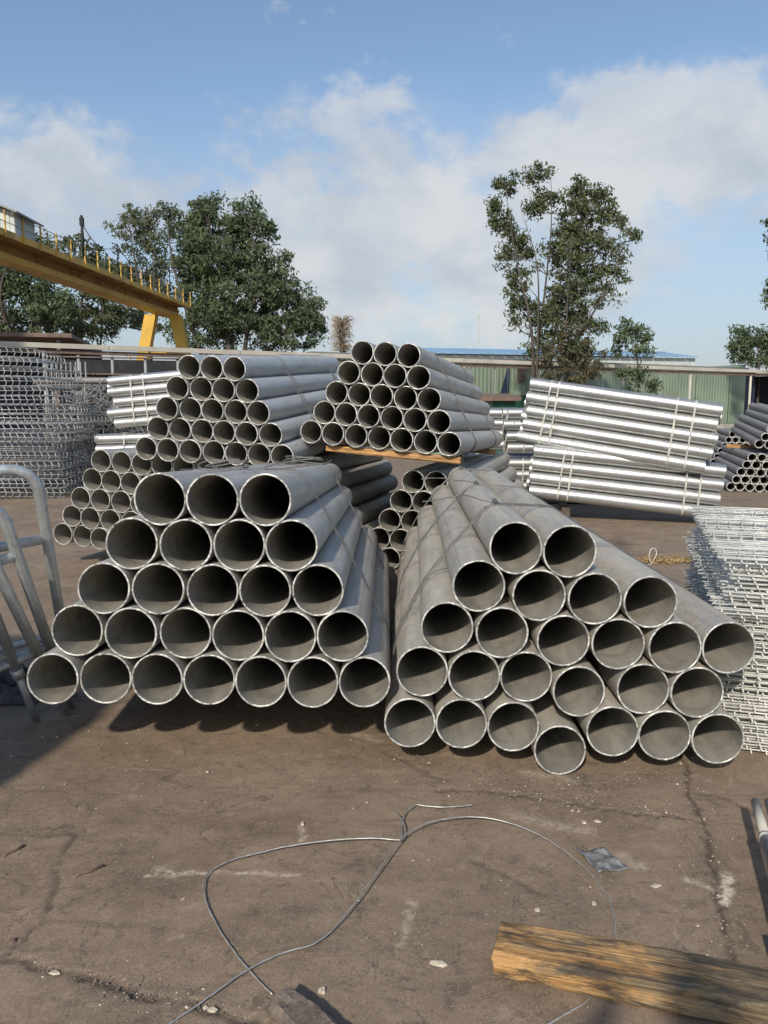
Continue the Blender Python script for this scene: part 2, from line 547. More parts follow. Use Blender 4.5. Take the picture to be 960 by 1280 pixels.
    c = k.mix(k.ramp(n3, .56, .70, 0, .6), c, (.31, .25, .19))
    c = k.mix(k.ramp(n3, .42, .30, 0, .65), c, (.045, .036, .029))
    c = k.mix(k.math('MULTIPLY', A('fringe'), k.ramp(n2, .40, .62, 0, .5)), c, (.095, .079, .066))
    sc1 = k.noise(k.scaled(ob, (3, 60, 1)), 1.0, 5, .7, .6)
    sc2 = k.noise(k.scaled(ob, (55, 4, 1)), 1.0, 5, .7, .6)
    msk = k.ramp(k.noise(ob, 2.2, 4, .6, .3), .5, .66)
    c = k.mix(k.math('MULTIPLY', k.ramp(sc1, .64, .72, 0, .55), msk), c, (.33, .28, .225))
    c = k.mix(k.math('MULTIPLY', k.ramp(sc2, .66, .74, 0, .45), k.math('SUBTRACT', 1.0, msk)), c, (.30, .25, .20))
    hair = k.math('ABSOLUTE', k.math('SUBTRACT', k.noise(ob, 1.9, 7, .62, .8), .5))
    c = k.mix(k.math('MULTIPLY', k.ramp(hair, .010, .0, 0, .6), k.ramp(n2, .42, .6)), c, (.05, .04, .032))
    hair2 = k.math('ABSOLUTE', k.math('SUBTRACT', k.noise(k.scaled(ob, (1, 2.2, 1)), 2.7, 3, .5, 1.4), .5))
    c = k.mix(k.math('MULTIPLY', k.ramp(hair2, .007, .0, 0, .55), k.ramp(k.noise(ob, 3.1, 5, .7), .53, .62)), c, (.36, .30, .235))
    n4 = k.noise(ob, 150.0, 4, .7)
    c = k.mix(k.ramp(n4, .54, .68, 0, .7), c, (.36, .29, .225))
    c = k.mix(k.ramp(n4, .44, .30, 0, .7), c, (.05, .04, .032))
    c = k.mix(k.math('MULTIPLY', A('crack'), .8), c, (.042, .035, .03))
    pn = k.math('MULTIPLY', A('pale'), k.ramp(k.noise(ob, 45, 6, .7, .4), .36, .56), clamp=True)
    c = k.mix(pn, c, (.56, .48, .37))
    oil = k.noise(ob, .8, 4, .5, .8)
    rough = k.ramp(oil, .45, .66, .88, .60)
    setp(k, p, Base_Color=c, Roughness=rough)
    p.inputs['Specular IOR Level'].default_value = 0.35
    bump(k, p, k.math('ADD', k.math('MULTIPLY', n2, .45), k.math('MULTIPLY', n3, .5)), .5, .008)
    me.materials.append(m)
    o = link('ground', me)
    o['kind'] = 'structure'
    o['label'] = 'brown worn concrete yard floor with cracks and scuffs'


make_ground()


# ------------------------------------------------------------------ background buildings
def corr_sheet(mb, a, b, z0, z1, off, pitch=.25, depth=.04, mat=0):
    """Upright trapezoid-profile sheet from a to b (plan points), facing `off`."""
    a, b = Vector(a), Vector(b)
    n = max(1, int((b - a).length / pitch))
    prof = []
    for i in range(n):
        for t, dd in ((0, 0), (.35, 0), (.5, 1), (.85, 1)):
            prof.append((a + (b - a) * ((i + t) / n)) + Vector(off) * depth * dd)
    prof.append(b.copy())
    base = len(mb.v)
    for q in prof:
        mb.v.append((q.x, q.y, z0)); mb.v.append((q.x, q.y, z1))
    for i in range(len(prof) - 1):
        j = base + 2 * i
        mb.face((j, j + 2, j + 3, j + 1), mat)


def build_background():
    # the long cream rail on posts that runs across the yard
    A, B = Vector((-19, 17.9, 0)), Vector((24, 40.2, 0))
    t = (B - A).normalized()
    nrm = Vector((t.y, -t.x, 0))                     # towards the camera
    rail = empty('overhead_rail', (A + B) / 2, 'long cream overhead rail on thin posts crossing behind the pipe stacks', 'rail')
    inv = Matrix.Translation(-rail.location)
    def put(mb, name, mat):
        o = mb.build(name, mat, rail)
        o.data.transform(inv)
        return o
    for i in range(12):
        a, b = A.lerp(B, i / 12), A.lerp(B, (i + 1) / 12 - .0004)
        mb = MB()
        mb.bar(a + Vector((0, 0, 3.44)), b + Vector((0, 0, 3.44)), .16, .14)
        put(mb, 'beam_length', M['cream'])
        mb = MB()
        mb.bar(a + Vector((0, 0, 3.28)) - nrm * .06, b + Vector((0, 0, 3.28)) - nrm * .06, .10, .11)
        put(mb, 'under_beam', M['rust'])
    for i in range(13):
        q = A.lerp(B, min(max(i / 12 + .012, .003), .997))
        mb = MB()
        mb.tube([q - nrm * .05, q - nrm * .05 + Vector((0, 0, 3.22))], .055, 8)
        put(mb, 'post', M['cream'])

    # green clad shed behind the trees
    A, B = Vector((-3.0, 31.5, 0)), Vector((20.1, 43.27, 0))
    t = (B - A).normalized(); nrm = Vector((t.y, -t.x, 0))
    shed = empty('green_shed', A, 'long green corrugated shed wall behind the right-hand trees', 'shed')
    L = (B - A).length
    inv = Matrix.Translation(-A)
    nsh = 20
    for i in range(nsh):
        mb = MB()
        a, b = A + t * (L * i / nsh), A + t * (L * (i + 1) / nsh - .02)
        corr_sheet(mb, a + nrm * (.012 * (i % 2)), b + nrm * (.012 * (i % 2)), .9, 3.80, nrm, .20, .028)
        o = mb.build('cladding_sheet', M['green'], shed); o.data.transform(inv)
    def spart(name, mat, fn):
        mb = MB(); fn(mb); o = mb.build(name, mat, shed); o.data.transform(inv); return o
    spart('base_wall', M['cream'], lambda m: m.bar(A + Vector((0, 0, .45)) - nrm * .1, B + Vector((0, 0, .45)) - nrm * .1, .2, .9))
    spart('roof', M['hut_roof'], lambda m: m.bar(A - nrm * 3.0 + Vector((0, 0, 3.90)), B - nrm * 3.0 + Vector((0, 0, 3.90)), 6.4, .08))
    spart('end_wall', M['green'], lambda m: m.bar(B + Vector((0, 0, 2.1)) - nrm * .1, B - nrm * 6 + Vector((0, 0, 2.1)), .08, 4.1))
    at_t = lambda u: max(0, min(1, ((lambda q: (q - A).dot(t) / L)(line_hit(u, A, t)))))
    # netting band low on the wall
    for u0, u1 in ((628, 668), (735, 790)):
        a, b = A + t * L * at_t(u0) + nrm * .12, A + t * L * at_t(u1) + nrm * .12
        spart('netting', M['green_dk'], lambda m: m.bar(a + Vector((0, 0, 1.65)), b + Vector((0, 0, 1.65)), .04, 1.3))
    a, b = A + t * L * at_t(643) + nrm * .11, A + t * L * at_t(652) + nrm * .11
    spart('shutter', M['rust'], lambda m: m.bar(a + Vector((0, 0, 3.4)), b + Vector((0, 0, 3.4)), .05, .9))
    # propped dark flap
    p0 = A + t * L * at_t(616) + nrm * .12; p1 = A + t * L * at_t(632) + nrm * .12
    def flap(m):
        v = [p0 + Vector((0, 0, 2.35)), p0 + t * .35 + Vector((0, 0, 2.35)), p1 + Vector((0, 0, 3.6)), p1 - t * .12 + Vector((0, 0, 3.45))]
        for off in (0.0, .05):
            for q in v:
                m.v.append(tuple(q + nrm * (off + .35 * (1 if q.z < 3 else 0))))
        for f in ((0, 1, 2, 3), (7, 6, 5, 4), (0, 4, 5, 1), (1, 5, 6, 2), (2, 6, 7, 3), (3, 7, 4, 0)):
            m.face(f)
    spart('window_flap', M['navy'], flap)
    # lean-to hut in front of the shed
    c = at(588, 500, 28.5)
    lt = empty('lean_to', (c.x, c.y, 0), 'low lean-to with rusty roof against the green shed wall', 'hut')
    mb = MB(); mb.box((0, 0, 1.0), (3.0, 2.0, 2.0)); mb.build('wall', M['green'], lt)
    mb = MB(); mb.box((0, -.1, 2.08), (3.3, 2.5, .14), Matrix.Rotation(R(4), 3, 'X')); mb.build('roof', M['rust'], lt)
    mb = MB(); mb.box((1.1, -1.03, .95), (.8, .06, 1.9)); mb.build('door', M['green_dk'], lt)

    # open navy bay on the right
    c = at(1045, 520, 45)
    bay = empty('open_bay', (c.x, c.y, 0), 'dark navy open shed bay beyond the right-hand end of the green wall', 'shed')
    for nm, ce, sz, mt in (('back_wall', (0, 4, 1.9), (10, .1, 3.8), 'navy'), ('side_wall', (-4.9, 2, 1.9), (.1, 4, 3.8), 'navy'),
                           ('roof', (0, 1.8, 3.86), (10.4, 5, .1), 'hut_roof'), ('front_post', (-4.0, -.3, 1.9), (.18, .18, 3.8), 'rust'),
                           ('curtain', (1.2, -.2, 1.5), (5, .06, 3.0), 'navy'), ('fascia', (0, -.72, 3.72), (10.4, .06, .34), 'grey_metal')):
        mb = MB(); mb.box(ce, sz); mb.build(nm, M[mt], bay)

    # far blue roof
    c0, c1 = at(522, 446, 80), at(869, 452, 86)
    br = empty('blue_roof_hall', ((c0.x + c1.x) / 2, (c0.y + c1.y) / 2, 0), 'far hall with a long pale blue sheet roof above the green shed', 'building')
    tt = (c1 - c0); tt.z = 0; ln = tt.length; tt.normalize(); pn = Vector((tt.y, -tt.x, 0))
    rot = Matrix((tt, -pn, Vector((0, 0, 1)))).transposed()
    br.rotation_euler = rot.to_euler()
    mb = MB(); mb.box((0, 6, 3.75), (ln, 12, 7.5)); mb.build('wall', M['hut'], br)
    for i in range(24):
        x0 = -ln / 2 + ln * i / 24
        mb = MB(); mb.box((x0 + ln / 48, 3.0, 8.1), (ln / 24 - .10, 7.2, .10), Matrix.Rotation(R(8), 3, 'X')); mb.build('roof_sheet', M['blue_roof'], br)
    mb = MB(); mb.box((0, 9.6, 8.15), (ln, 7.2, .10), Matrix.Rotation(R(-8), 3, 'X')); mb.build('rear_roof', M['blue_roof'], br)

    # small cream outbuilding with pipes left of centre
    c = at(430, 437, 44)
    ob = empty('cream_outbuilding', (c.x, c.y, 0), 'small cream outbuilding with a flat roof beside the dry palm', 'building')
    mb = MB(); mb.box((0, 0, 2.15), (4.2, 3, 4.3)); mb.build('wall', M['cream'], ob)
    mb = MB(); mb.box((0, 0, 4.42), (4.8, 3.6, .18)); mb.build('roof', M['hut_roof'], ob)
    mb = MB(); mb.box((.5, -1.53, 3.2), (.9, .06, .9)); mb.build('window', M['navy'], ob)
    # low dark shed left
    A2 = Vector((-19, 21.6, 0)); B2 = Vector((-9.6, 23.6, 0))
    ls = empty('low_dark_shed', A2, 'low open shed with a rusty roof edge under the crane', 'shed')
    inv2 = Matrix.Translation(-A2)
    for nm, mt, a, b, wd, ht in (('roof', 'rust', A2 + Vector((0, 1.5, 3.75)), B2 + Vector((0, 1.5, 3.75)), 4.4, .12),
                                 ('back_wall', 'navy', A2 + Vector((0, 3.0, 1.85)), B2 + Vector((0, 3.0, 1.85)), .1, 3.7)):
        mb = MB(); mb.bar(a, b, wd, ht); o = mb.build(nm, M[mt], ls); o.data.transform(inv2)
    for i in range(5):
        q = A2.lerp(B2, i / 4) + Vector((0, -.5, 0))
        mb = MB(); mb.tube([q, q + Vector((0, 0, 3.65))], .06, 8); o = mb.build('post', M['grey_metal'], ls); o.data.transform(inv2)

    # black netted fence under the crane
    y0 = 20.6
    a, b = at(56, 470, y0), at(262, 470, y0 + 1.2)
    fe = empty('netted_fence', (a.x, a.y, 0), 'black netting fence on grey pipe posts below the yellow crane', 'fence')
    a = Vector((a.x, a.y, 0)); b = Vector((b.x, b.y, 0))
    for i in range(5):
        q0, q1 = a.lerp(b, i / 5) - a, a.lerp(b, (i + 1) / 5) - a
        mb = MB(); mb.bar(q0 + Vector((.04, 0, 1.5)), q1 + Vector((-.04, 0, 1.5)), .03, 2.9)
        mb.build('net_panel', M['black'], fe)
        mb = MB(); mb.tube([q0, q0 + Vector((0, 0, 3.05 if i else 3.15))], .045, 8); mb.build('post', M['grey_metal'], fe)
    for z in (3.0, 2.55, 2.2):
        mb = MB(); mb.tube([Vector((0, -.06, z)), (b - a) + Vector((0, -.06, z))], .022, 6); mb.build('rail', M['rust'], fe)
    for i in range(9):
        x = .1 + i * .13
        mb = MB(); mb.tube([(x, -.1, .1), (x, -.1, 2.85)], .02, 6); mb.build('bar', M['grey_metal'], fe)

    # radio mast
    q = at(598, 440, 120)
    mast = empty('radio_mast', (q.x, q.y, 0), 'thin grey lattice radio mast above the blue roof', 'mast')
    top = at(599, 393, 120).z
    mb = MB()
    for k in range(3):
        an = k * 2.094
        mb.tube([(math.cos(an) * .5, math.sin(an) * .5, 0), (math.cos(an) * .12, math.sin(an) * .12, top)], .055, 5)
    mb.build('mast_leg', M['hut'], mast)
    mb = MB()
    for i in range(14):
        z0, z1 = top * i / 14, top * (i + 1) / 14
        for k in range(3):
            an, an2 = k * 2.094, (k + 1) * 2.094
            r0 = .5 - .38 * i / 14; r1 = .5 - .38 * (i + 1) / 14
            mb.tube([(math.cos(an) * r0, math.sin(an) * r0, z0), (math.cos(an2) * r1, math.sin(an2) * r1, z1)], .035, 4)
    mb.build('bracing', M['hut'], mast)


def line_hit(u, A, t):
    q = Vector(((u - 480) / 960, 1.0, 0))
    # solve s*q = A + k*t in plan
    k = (A.x * q.y - A.y * q.x) / (t.y * q.x - t.x * q.y)
    return A + t * k


build_background()


# ------------------------------------------------------------------ yellow gantry crane
def build_crane():
    S, E = Vector((-13.15, 14.0, 0)), Vector((-10.5, 38.6, 0))
    t = (E - S).normalized(); n = Vector((t.y, -t.x, 0))          # n: towards the yard
    cr = empty('gantry_crane', (E.x, E.y, 0), 'yellow gantry crane girder with railed walkway on splayed legs', 'crane')
    inv = Matrix.Translation(-cr.location)
    def part(name, mat, fn, parent=None):
        mb = MB(); fn(mb); o = mb.build(name, mat, parent or cr); o.data.transform(inv); return o
    Z = lambda z: Vector((0, 0, z))
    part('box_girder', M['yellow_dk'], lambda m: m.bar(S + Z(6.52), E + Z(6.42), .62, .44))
    part('lower_flange', M['yellow'], lambda m: (m.bar(S + Z(6.26), E + Z(6.18), .74, .07), m.bar(S + Z(6.36) + n * .335, E + Z(6.28) + n * .335, .04, .13)))
    for i in range(11):
        q = S.lerp(E, (i + .5) / 11)
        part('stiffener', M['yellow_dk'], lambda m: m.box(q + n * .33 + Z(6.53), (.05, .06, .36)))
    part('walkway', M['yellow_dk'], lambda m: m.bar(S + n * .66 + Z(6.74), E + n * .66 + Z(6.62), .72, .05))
    part('toe_plate', M['yellow'], lambda m: m.bar(S + n * 1.03 + Z(6.79), E + n * 1.03 + Z(6.66), .03, .20))
    for i in range(9):
        q = S.lerp(E, (i + .5) / 9)
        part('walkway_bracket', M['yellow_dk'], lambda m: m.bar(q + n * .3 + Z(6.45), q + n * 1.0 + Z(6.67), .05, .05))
    ln = (E - S).length
    k = int(ln / .95)
    for i in range(k + 1):
        q = S + t * (ln * i / k)
        part('rail_post', M['yellow'], lambda m: m.bar(q + n * 1.06 + Z(6.60), q + n * 1.06 + Z(7.42 - .12 * i / k),   .04, .04))
    for z in (7.36, 7.10):
        part('hand_rail', M['grey_metal'], lambda m: m.tube([S + n * 1.06 + Z(z), E + n * 1.06 + Z(z - .12)], .013, 5))
    # legs at the far end
    for s, tp, bt in ((-1, -.62, -1.5), (1, .52, 1.35)):
        def leg(m, tp=tp, bt=bt):
            c = E - t * .7
            top = c + Vector((tp, 0, 6.16)); bot = c + Vector((bt * 1.35, 0, 0))
            m.v.extend([tuple(p) for p in (top + Vector((-.27, -.25, 0)), top + Vector((.27, -.25, 0)), top + Vector((.27, .25, 0)), top + Vector((-.27, .25, 0)),
                                           bot + Vector((-.24, -.25, 0)), bot + Vector((.24, -.25, 0)), bot + Vector((.24, .25, 0)), bot + Vector((-.24, .25, 0)))])
            for f in ((0, 1, 2, 3), (7, 6, 5, 4), (0, 4, 5, 1), (1, 5, 6, 2), (2, 6, 7, 3), (3, 7, 4, 0)):
                m.face(f)
        part('leg', M['yellow'], leg)
    c = E - t * .7
    part('leg_tie', M['yellow'], lambda m: m.bar(c + Vector((-.95, 0, 4.45)), c + Vector((.85, 0, 4.45)), .22, .24))
    part('end_plate', M['yellow'], lambda m: m.bar(E + Z(6.40), E + t * .05 + Z(6.40), .8, .5))
    # hut standing on the girder
    hc = S + t * 10.9 + n * .40
    hut = part('trolley_hut', M['hut'], lambda m: [corr_sheet(m, *ab) for ab in (
        ((hc + Vector((-.9, -.9, 0)), hc + Vector((.55, -.9, 0)), 6.72, 7.46, (0, -1, 0), .14, .02)),
        ((hc + Vector((.55, -.9, 0)), hc + Vector((.55, .4, 0)), 6.72, 7.46, (1, 0, 0), .14, .02)),
        ((hc + Vector((.55, .4, 0)), hc + Vector((-.9, .4, 0)), 6.72, 7.46, (0, 1, 0), .14, .02)),
        ((hc + Vector((-.9, .4, 0)), hc + Vector((-.9, -.9, 0)), 6.72, 7.46, (-1, 0, 0), .14, .02)))])
    def roof(m):
        b = len(m.v)
        for y in (-1.2, .65):
            for x, z in ((-1.1, 7.36), (-.2, 7.74), (.75, 7.36), (.75, 7.42), (-.2, 7.80), (-1.1, 7.42)):
                m.v.append(tuple(hc + Vector((x, y, z))))
        for i in range(6):
            m.face((b + i, b + (i + 1) % 6, b + 6 + (i + 1) % 6, b + 6 + i))
        m.face([b + i for i in (0, 5, 4, 1)]); m.face([b + i for i in (1, 4, 3, 2)])
        m.face([b + 6 + i for i in (1, 4, 5, 0)]); m.face([b + 6 + i for i in (2, 3, 4, 1)])
        for y in (-.88, .38):                        # gable infill
            g = len(m.v)
            for x, z in ((-.88, 7.44), (.54, 7.44), (-.2, 7.72)):
                m.v.append(tuple(hc + Vector((x, y, z))))
            m.face((g, g + 1, g + 2))
    part('hut_roof', M['hut_roof'], roof, hut)
    pole = hc + n * 1.35 + t * 1.9
    part('cable_pole', M['black'], lambda m: (m.tube([pole + Z(6.7), pole + Z(8.0)], .05, 6), m.box(pole + Z(7.8), (.12, .12, .26))))
    prev = pole + Z(7.75)
    for d in (2.6, 5.2, 7.6):
        q = pole + t * d
        part('cable_pole', M['black'], lambda m: m.tube([q + Z(6.7), q + Z(7.6), q + Z(7.66) - n * .2], .025, 5))
        nx = q + Z(7.62)
        part('festoon_cable', M['black'], lambda m: m.tube([prev.lerp(nx, s) - Z(.45 * 4 * s * (1 - s)) for s in [i / 8 for i in range(9)]], .014, 4))
        prev = nx


build_crane()


# ------------------------------------------------------------------ trees
def leaf_mesh(name, centres, radii, per, size, mat, rng, flat=.75):
    """Leaf-sized faces spread through clumps; one mesh for one crown."""
    C = np.repeat(centres, per, 0); rr = np.repeat(radii, per)
    n = len(C)
    g = rng.normal(size=(n, 3)); g /= np.linalg.norm(g, axis=1)[:, None]
    g *= (rng.random(n) ** .55)[:, None]
    g[:, 2] *= flat
    p = C + g * rr[:, None]
    a = rng.normal(size=(n, 3)); a[:, 2] -= .5; a /= np.linalg.norm(a, axis=1)[:, None]
    b = rng.normal(size=(n, 3)); b -= a * (a * b).sum(1)[:, None]; b /= np.linalg.norm(b, axis=1)[:, None]
    s = size * (.6 + .8 * rng.random(n))[:, None]
    V = np.stack([p - a * s, p + b * s * .36, p + a * s, p - b * s * .36], 1).reshape(-1, 3)
    Fq = np.arange(4 * n).reshape(-1, 4)
    me = bpy.data.meshes.new(name)
    me.vertices.add(len(V)); me.vertices.foreach_set('co', V.astype(np.float32).ravel())
    me.loops.add(Fq.size); me.loops.foreach_set('vertex_index', Fq.ravel().astype(np.int32))
    me.polygons.add(n); me.polygons.foreach_set('loop_start', np.arange(0, 4 * n, 4, dtype=np.int32))
    me.update(calc_edges=True)
    tone = np.repeat(rng.random(len(centres)), per) * .55 + rng.random(n) * .45
    at_ = me.attributes.new('tone', 'FLOAT', 'POINT')
    at_.data.foreach_set('value', np.repeat(tone, 4).astype(np.float32))
    me.materials.append(mat)
    return me


def tree(name, label, group, d, base_u, stems, blobs, leaf, size, per, dens, clump, seed):
    """stems: list of [(u, v), ...] polylines with start radius; blobs: (u, v, ru, rv, weight) crown volumes, all at distance d."""
    rng = np.random.default_rng(seed)
    b0 = at(base_u, 515, d)
    root = empty(name, (b0.x, b0.y, 0), label, 'tree', group)
    org = np.array([b0.x, b0.y, 0])
    px = d / 960
    mbt = MB()
    nodes = []
    for pts, r0 in stems:
        pl = []
        for i, (u, v) in enumerate(pts):
            q = at(u, v, d)
            q.y = b0.y + (0 if i == 0 else rng.normal() * .25 * i)
            pl.append(q - Vector(org))
        if pl[0].z > .1:
            pl[0].z = 0
        sp = spline(pl, 6)
        rad = [r0 * .8 * (1 - .93 * (i / (len(sp) - 1)) ** .8) for i in range(len(sp))]
        mbt.tube(sp, rad, 7)
        nodes += [(q, r) for q, r in zip(sp, rad)]
    P = np.array([list(q) for q, _ in nodes])
    cen, rad = [], []
    for u, v, ru, rv, wt in blobs:
        q = at(u, v, d) - Vector(org)
        rx, rz = ru * px, rv * px
        k = max(4, int(dens * wt * (rx * rz) ** .9))
        for _ in range(k):
            g = rng.normal(size=3); g /= np.linalg.norm(g); g *= rng.random() ** .42
            cen.append((q.x + g[0] * rx, q.y + g[1] * min(rx, 2.6) * 1.0, q.z + g[2] * rz)); rad.append(clump * (.55 + .9 * rng.random()))
    cen = np.array(cen); rad = np.array(rad)
    me = leaf_mesh('crown', cen, rad, per, size, leaf, rng)
    # limbs to a share of the clumps
    mbl = MB()
    for i in range(0, len(cen), 3):
        c = Vector(cen[i])
        dd = np.linalg.norm(P - cen[i] + np.array([0, 0, .7]), axis=1)
        j = int(np.argmin(dd))
        s = nodes[j][0]
        if (c - s).length < .2:
            continue
        mid = s.lerp(c, .5) + Vector((rng.normal() * .15, rng.normal() * .15, -.12 * (c - s).length * .5))
        r = min(nodes[j][1] * .6, .018 + .012 * (c - s).length)
        mbl.tube([s, mid, c], [r, r * .7, r * .3], 5, cap=False)
    trunk = mbt.build('trunk', M['bark'], root)
    if mbl.v:
        mbl.build('limb', M['bark'], trunk)
    link('crown', me, root)
    return root


TREES = 'trees beyond the yard'
tree('broadleaf_tree', 'big dense green tree behind the crane legs, left of the clouds', TREES, 46, 290,
     [([(290, 520), (288, 440), (280, 370), (270, 300), (262, 262)], .34), ([(290, 500), (310, 420), (325, 350), (318, 280)], .26), ([(290, 500), (340, 440), (372, 395)], .22), ([(288, 470), (240, 400), (222, 330), (215, 275)], .24)],
     [(262, 272, 26, 30, 1.2), (300, 278, 24, 30, 1), (232, 300, 26, 32, 1.1), (326, 296, 20, 26, .9), (280, 320, 44, 40, 1.2), (335, 335, 34, 28, 1.1), (250, 350, 36, 40, 1.1), (355, 365, 36, 26, 1.1), (300, 385, 60, 44, 1.2), (378, 395, 28, 28, 1), (350, 415, 50, 24, 1), (260, 410, 50, 34, 1), (390, 408, 18, 20, .7), (318, 262, 10, 12, .6), (212, 270, 14, 16, .6)],
     M['leaf_dark'], .135, 72, 18, .56, 1)
tree('broadleaf_tree', 'pale olive tree against the sky between the crane rail and the big tree', TREES, 50, 180,
     [([(184, 520), (184, 430), (180, 350), (172, 285)], .24), ([(184, 470), (200, 390), (196, 300)], .18)],
     [(168, 285, 26, 18, 1), (186, 270, 20, 14, .9), (160, 305, 18, 16, .6), (190, 305, 24, 24, .9), (178, 335, 26, 22, .8), (200, 360, 26, 30, .9), (182, 400, 30, 24, .8), (205, 330, 18, 20, .8), (150, 285, 14, 14, .6), (165, 345, 22, 22, .8), (160, 395, 22, 22, .8), (160, 268, 16, 10, .6)],
     M['leaf_pale'], .12, 56, 14, .58, 2)
tree('broadleaf_tree', 'dark leafy tree below the crane girder at the left edge', TREES, 40, 20,
     [([(22, 520), (20, 440), (24, 380), (18, 330)], .25), ([(22, 490), (45, 420), (58, 370)], .16)],
     [(10, 355, 34, 22, 1), (40, 380, 36, 26, 1), (0, 395, 34, 26, 1), (55, 400, 30, 22, 1), (20, 420, 46, 18, 1), (75, 395, 22, 20, .8), (5, 320, 24, 22, .9), (30, 345, 30, 22, 1), (62, 372, 26, 20, .9), (-10, 360, 30, 40, 1)],
     M['leaf_dark'], .14, 60, 15, .56, 3)
tree('broadleaf_tree', 'round topped tree rising behind the crane walkway near the hut', TREES, 44, 110,
     [([(108, 520), (106, 440), (110, 380), (112, 320)], .24), ([(108, 480), (130, 420), (138, 370)], .15), ([(108, 480), (88, 420), (74, 340)], .15)],
     [(112, 330, 28, 22, 1.1), (128, 350, 22, 22, 1), (90, 345, 26, 22, 1), (55, 315, 22, 18, .8), (72, 325, 22, 18, .8), (110, 385, 30, 24, 1), (132, 400, 22, 22, .9), (100, 412, 44, 14, 1), (82, 395, 22, 20, .9), (140, 375, 18, 24, .9), (150, 345, 14, 18, .6), (100, 312, 26, 14, .9)],
     M['leaf_mid'], .14, 60, 15, .56, 4)
tree('slender_tree', 'tall slender multi-stem tree with airy crown in front of the green shed', TREES, 30.5, 668,
     [([(664, 520), (664, 460), (655, 400), (640, 330), (628, 240)], .12), ([(667, 520), (672, 440), (678, 360), (680, 290), (675, 232)], .10), ([(678, 520), (690, 430), (712, 340), (735, 260)], .13), ([(668, 520), (668, 430), (664, 340), (655, 270)], .09), ([(690, 520), (715, 440), (745, 370), (782, 300)], .11), ([(684, 520), (700, 440), (704, 350), (706, 300)], .07)],
     [(633, 230, 15, 19, .9), (622, 262, 13, 20, .8), (630, 290, 14, 22, .6), (645, 310, 14, 24, .5), (638, 345, 14, 26, .5), (650, 380, 16, 24, .6), (622, 265, 11, 18, .55), (640, 275, 10, 20, .45), (633, 315, 13, 22, .45), (646, 350, 10, 18, .35), (672, 222, 20, 15, .9), (685, 245, 20, 16, .8), (668, 270, 16, 20, .6), (660, 320, 18, 30, .5), (655, 375, 18, 22, .5), (648, 400, 14, 14, .5), (736, 238, 22, 18, 1.2), (725, 262, 26, 22, 1.1), (757, 255, 16, 18, .9), (772, 280, 14, 12, .8), (790, 300, 14, 11, .8), (770, 318, 18, 12, .8), (735, 300, 34, 26, 1.2), (710, 285, 20, 24, .9), (700, 325, 26, 28, .9), (742, 338, 30, 24, 1.1), (775, 345, 14, 12, .6), (715, 370, 34, 28, 1.1), (755, 375, 18, 18, .6), (690, 400, 32, 26, 1), (735, 405, 26, 22, .9), (672, 430, 22, 18, .7), (710, 438, 34, 20, 1.1)],
     M['leaf_mid'], .085, 56, 38, .34, 5)
tree('undergrowth_tree', 'brownish bushy sapling growing at the foot of the tall slender tree', TREES, 29.6, 712,
     [([(712, 520), (714, 480), (718, 440), (715, 390)], .05), ([(712, 515), (732, 470), (742, 430)], .04), ([(712, 515), (692, 470), (686, 430)], .04)],
     [(715, 420, 24, 22, .8), (735, 445, 22, 18, .8), (692, 452, 22, 22, .8), (715, 470, 30, 18, 1), (744, 470, 16, 14, .6), (725, 482, 24, 10, .8)],
     M['leaf_dry'], .085, 44, 30, .32, 6)
tree('small_tree', 'small round green tree right of the tall slender tree', TREES, 30, 792,
     [([(797, 520), (796, 470), (792, 430), (791, 405)], .06), ([(797, 510), (806, 470), (815, 480)], .035)],
     [(790, 410, 17, 13, 1), (800, 424, 16, 12, .9), (778, 425, 13, 12, .8), (790, 438, 22, 10, .9), (800, 470, 16, 12, .9), (815, 485, 13, 10, .9), (796, 492, 18, 8, .9), (780, 468, 10, 10, .5)],
     M['leaf_dark'], .085, 50, 36, .28, 7)
tree('broadleaf_tree', 'leafy branch tips of a tree at the right edge of the sky', TREES, 33, 992,
     [([(990, 520), (988, 400), (985, 320), (986, 250)], .2)],
     [(962, 280, 11, 16, .8), (975, 300, 14, 20, 1), (990, 270, 18, 28, 1), (966, 322, 7, 10, .6), (985, 350, 18, 25, 1), (964, 362, 7, 10, .6), (963, 378, 6, 6, .5)],
     M['leaf_dark'], .095, 50, 28, .34, 8)
tree('broadleaf_tree', 'dark low tree above the navy bay at the right edge', TREES, 46, 945,
     [([(945, 520), (944, 470), (942, 430)], .16)],
     [(940, 420, 22, 15, 1.1), (925, 438, 14, 12, .9), (955, 432, 20, 16, 1.1), (945, 448, 30, 10, 1), (975, 430, 20, 20, 1)],
     M['leaf_dark'], .13, 60, 20, .46, 9)


def dry_palm():
    d = 36
    b = at(428, 515, d)
    root = empty('dry_palm', (b.x, b.y, 0), 'dead shaggy brown palm standing behind the gap between raised stacks', 'tree', TREES)
    top = at(429, 405, d).z
    mb = MB(); mb.tube([(0, 0, 0), (.03, 0, top * .5), (0, .02, top)], [.16, .14, .12], 8); mb.build('trunk', M['bark'], root)
    rng = random.Random(4)
    mb = MB()
    for i in range(420):
        z = top - rng.random() ** 1.3 * 1.5 + .15
        an = rng.random() * 6.283
        ln = .16 + rng.random() * .26
        p = Vector((math.cos(an) * .1, math.sin(an) * .1, z))
        q = p + Vector((math.cos(an) * ln, math.sin(an) * ln, -.12 + rng.random() * .35))
        e = q + Vector((math.cos(an) * ln * .3, math.sin(an) * ln * .3, -.3 * rng.random()))
        mb.tube([p, q, e], [.014, .012, .004], 3, cap=False)
    mb.build('dead_frond', M['frond_dry'], root)


dry_palm()


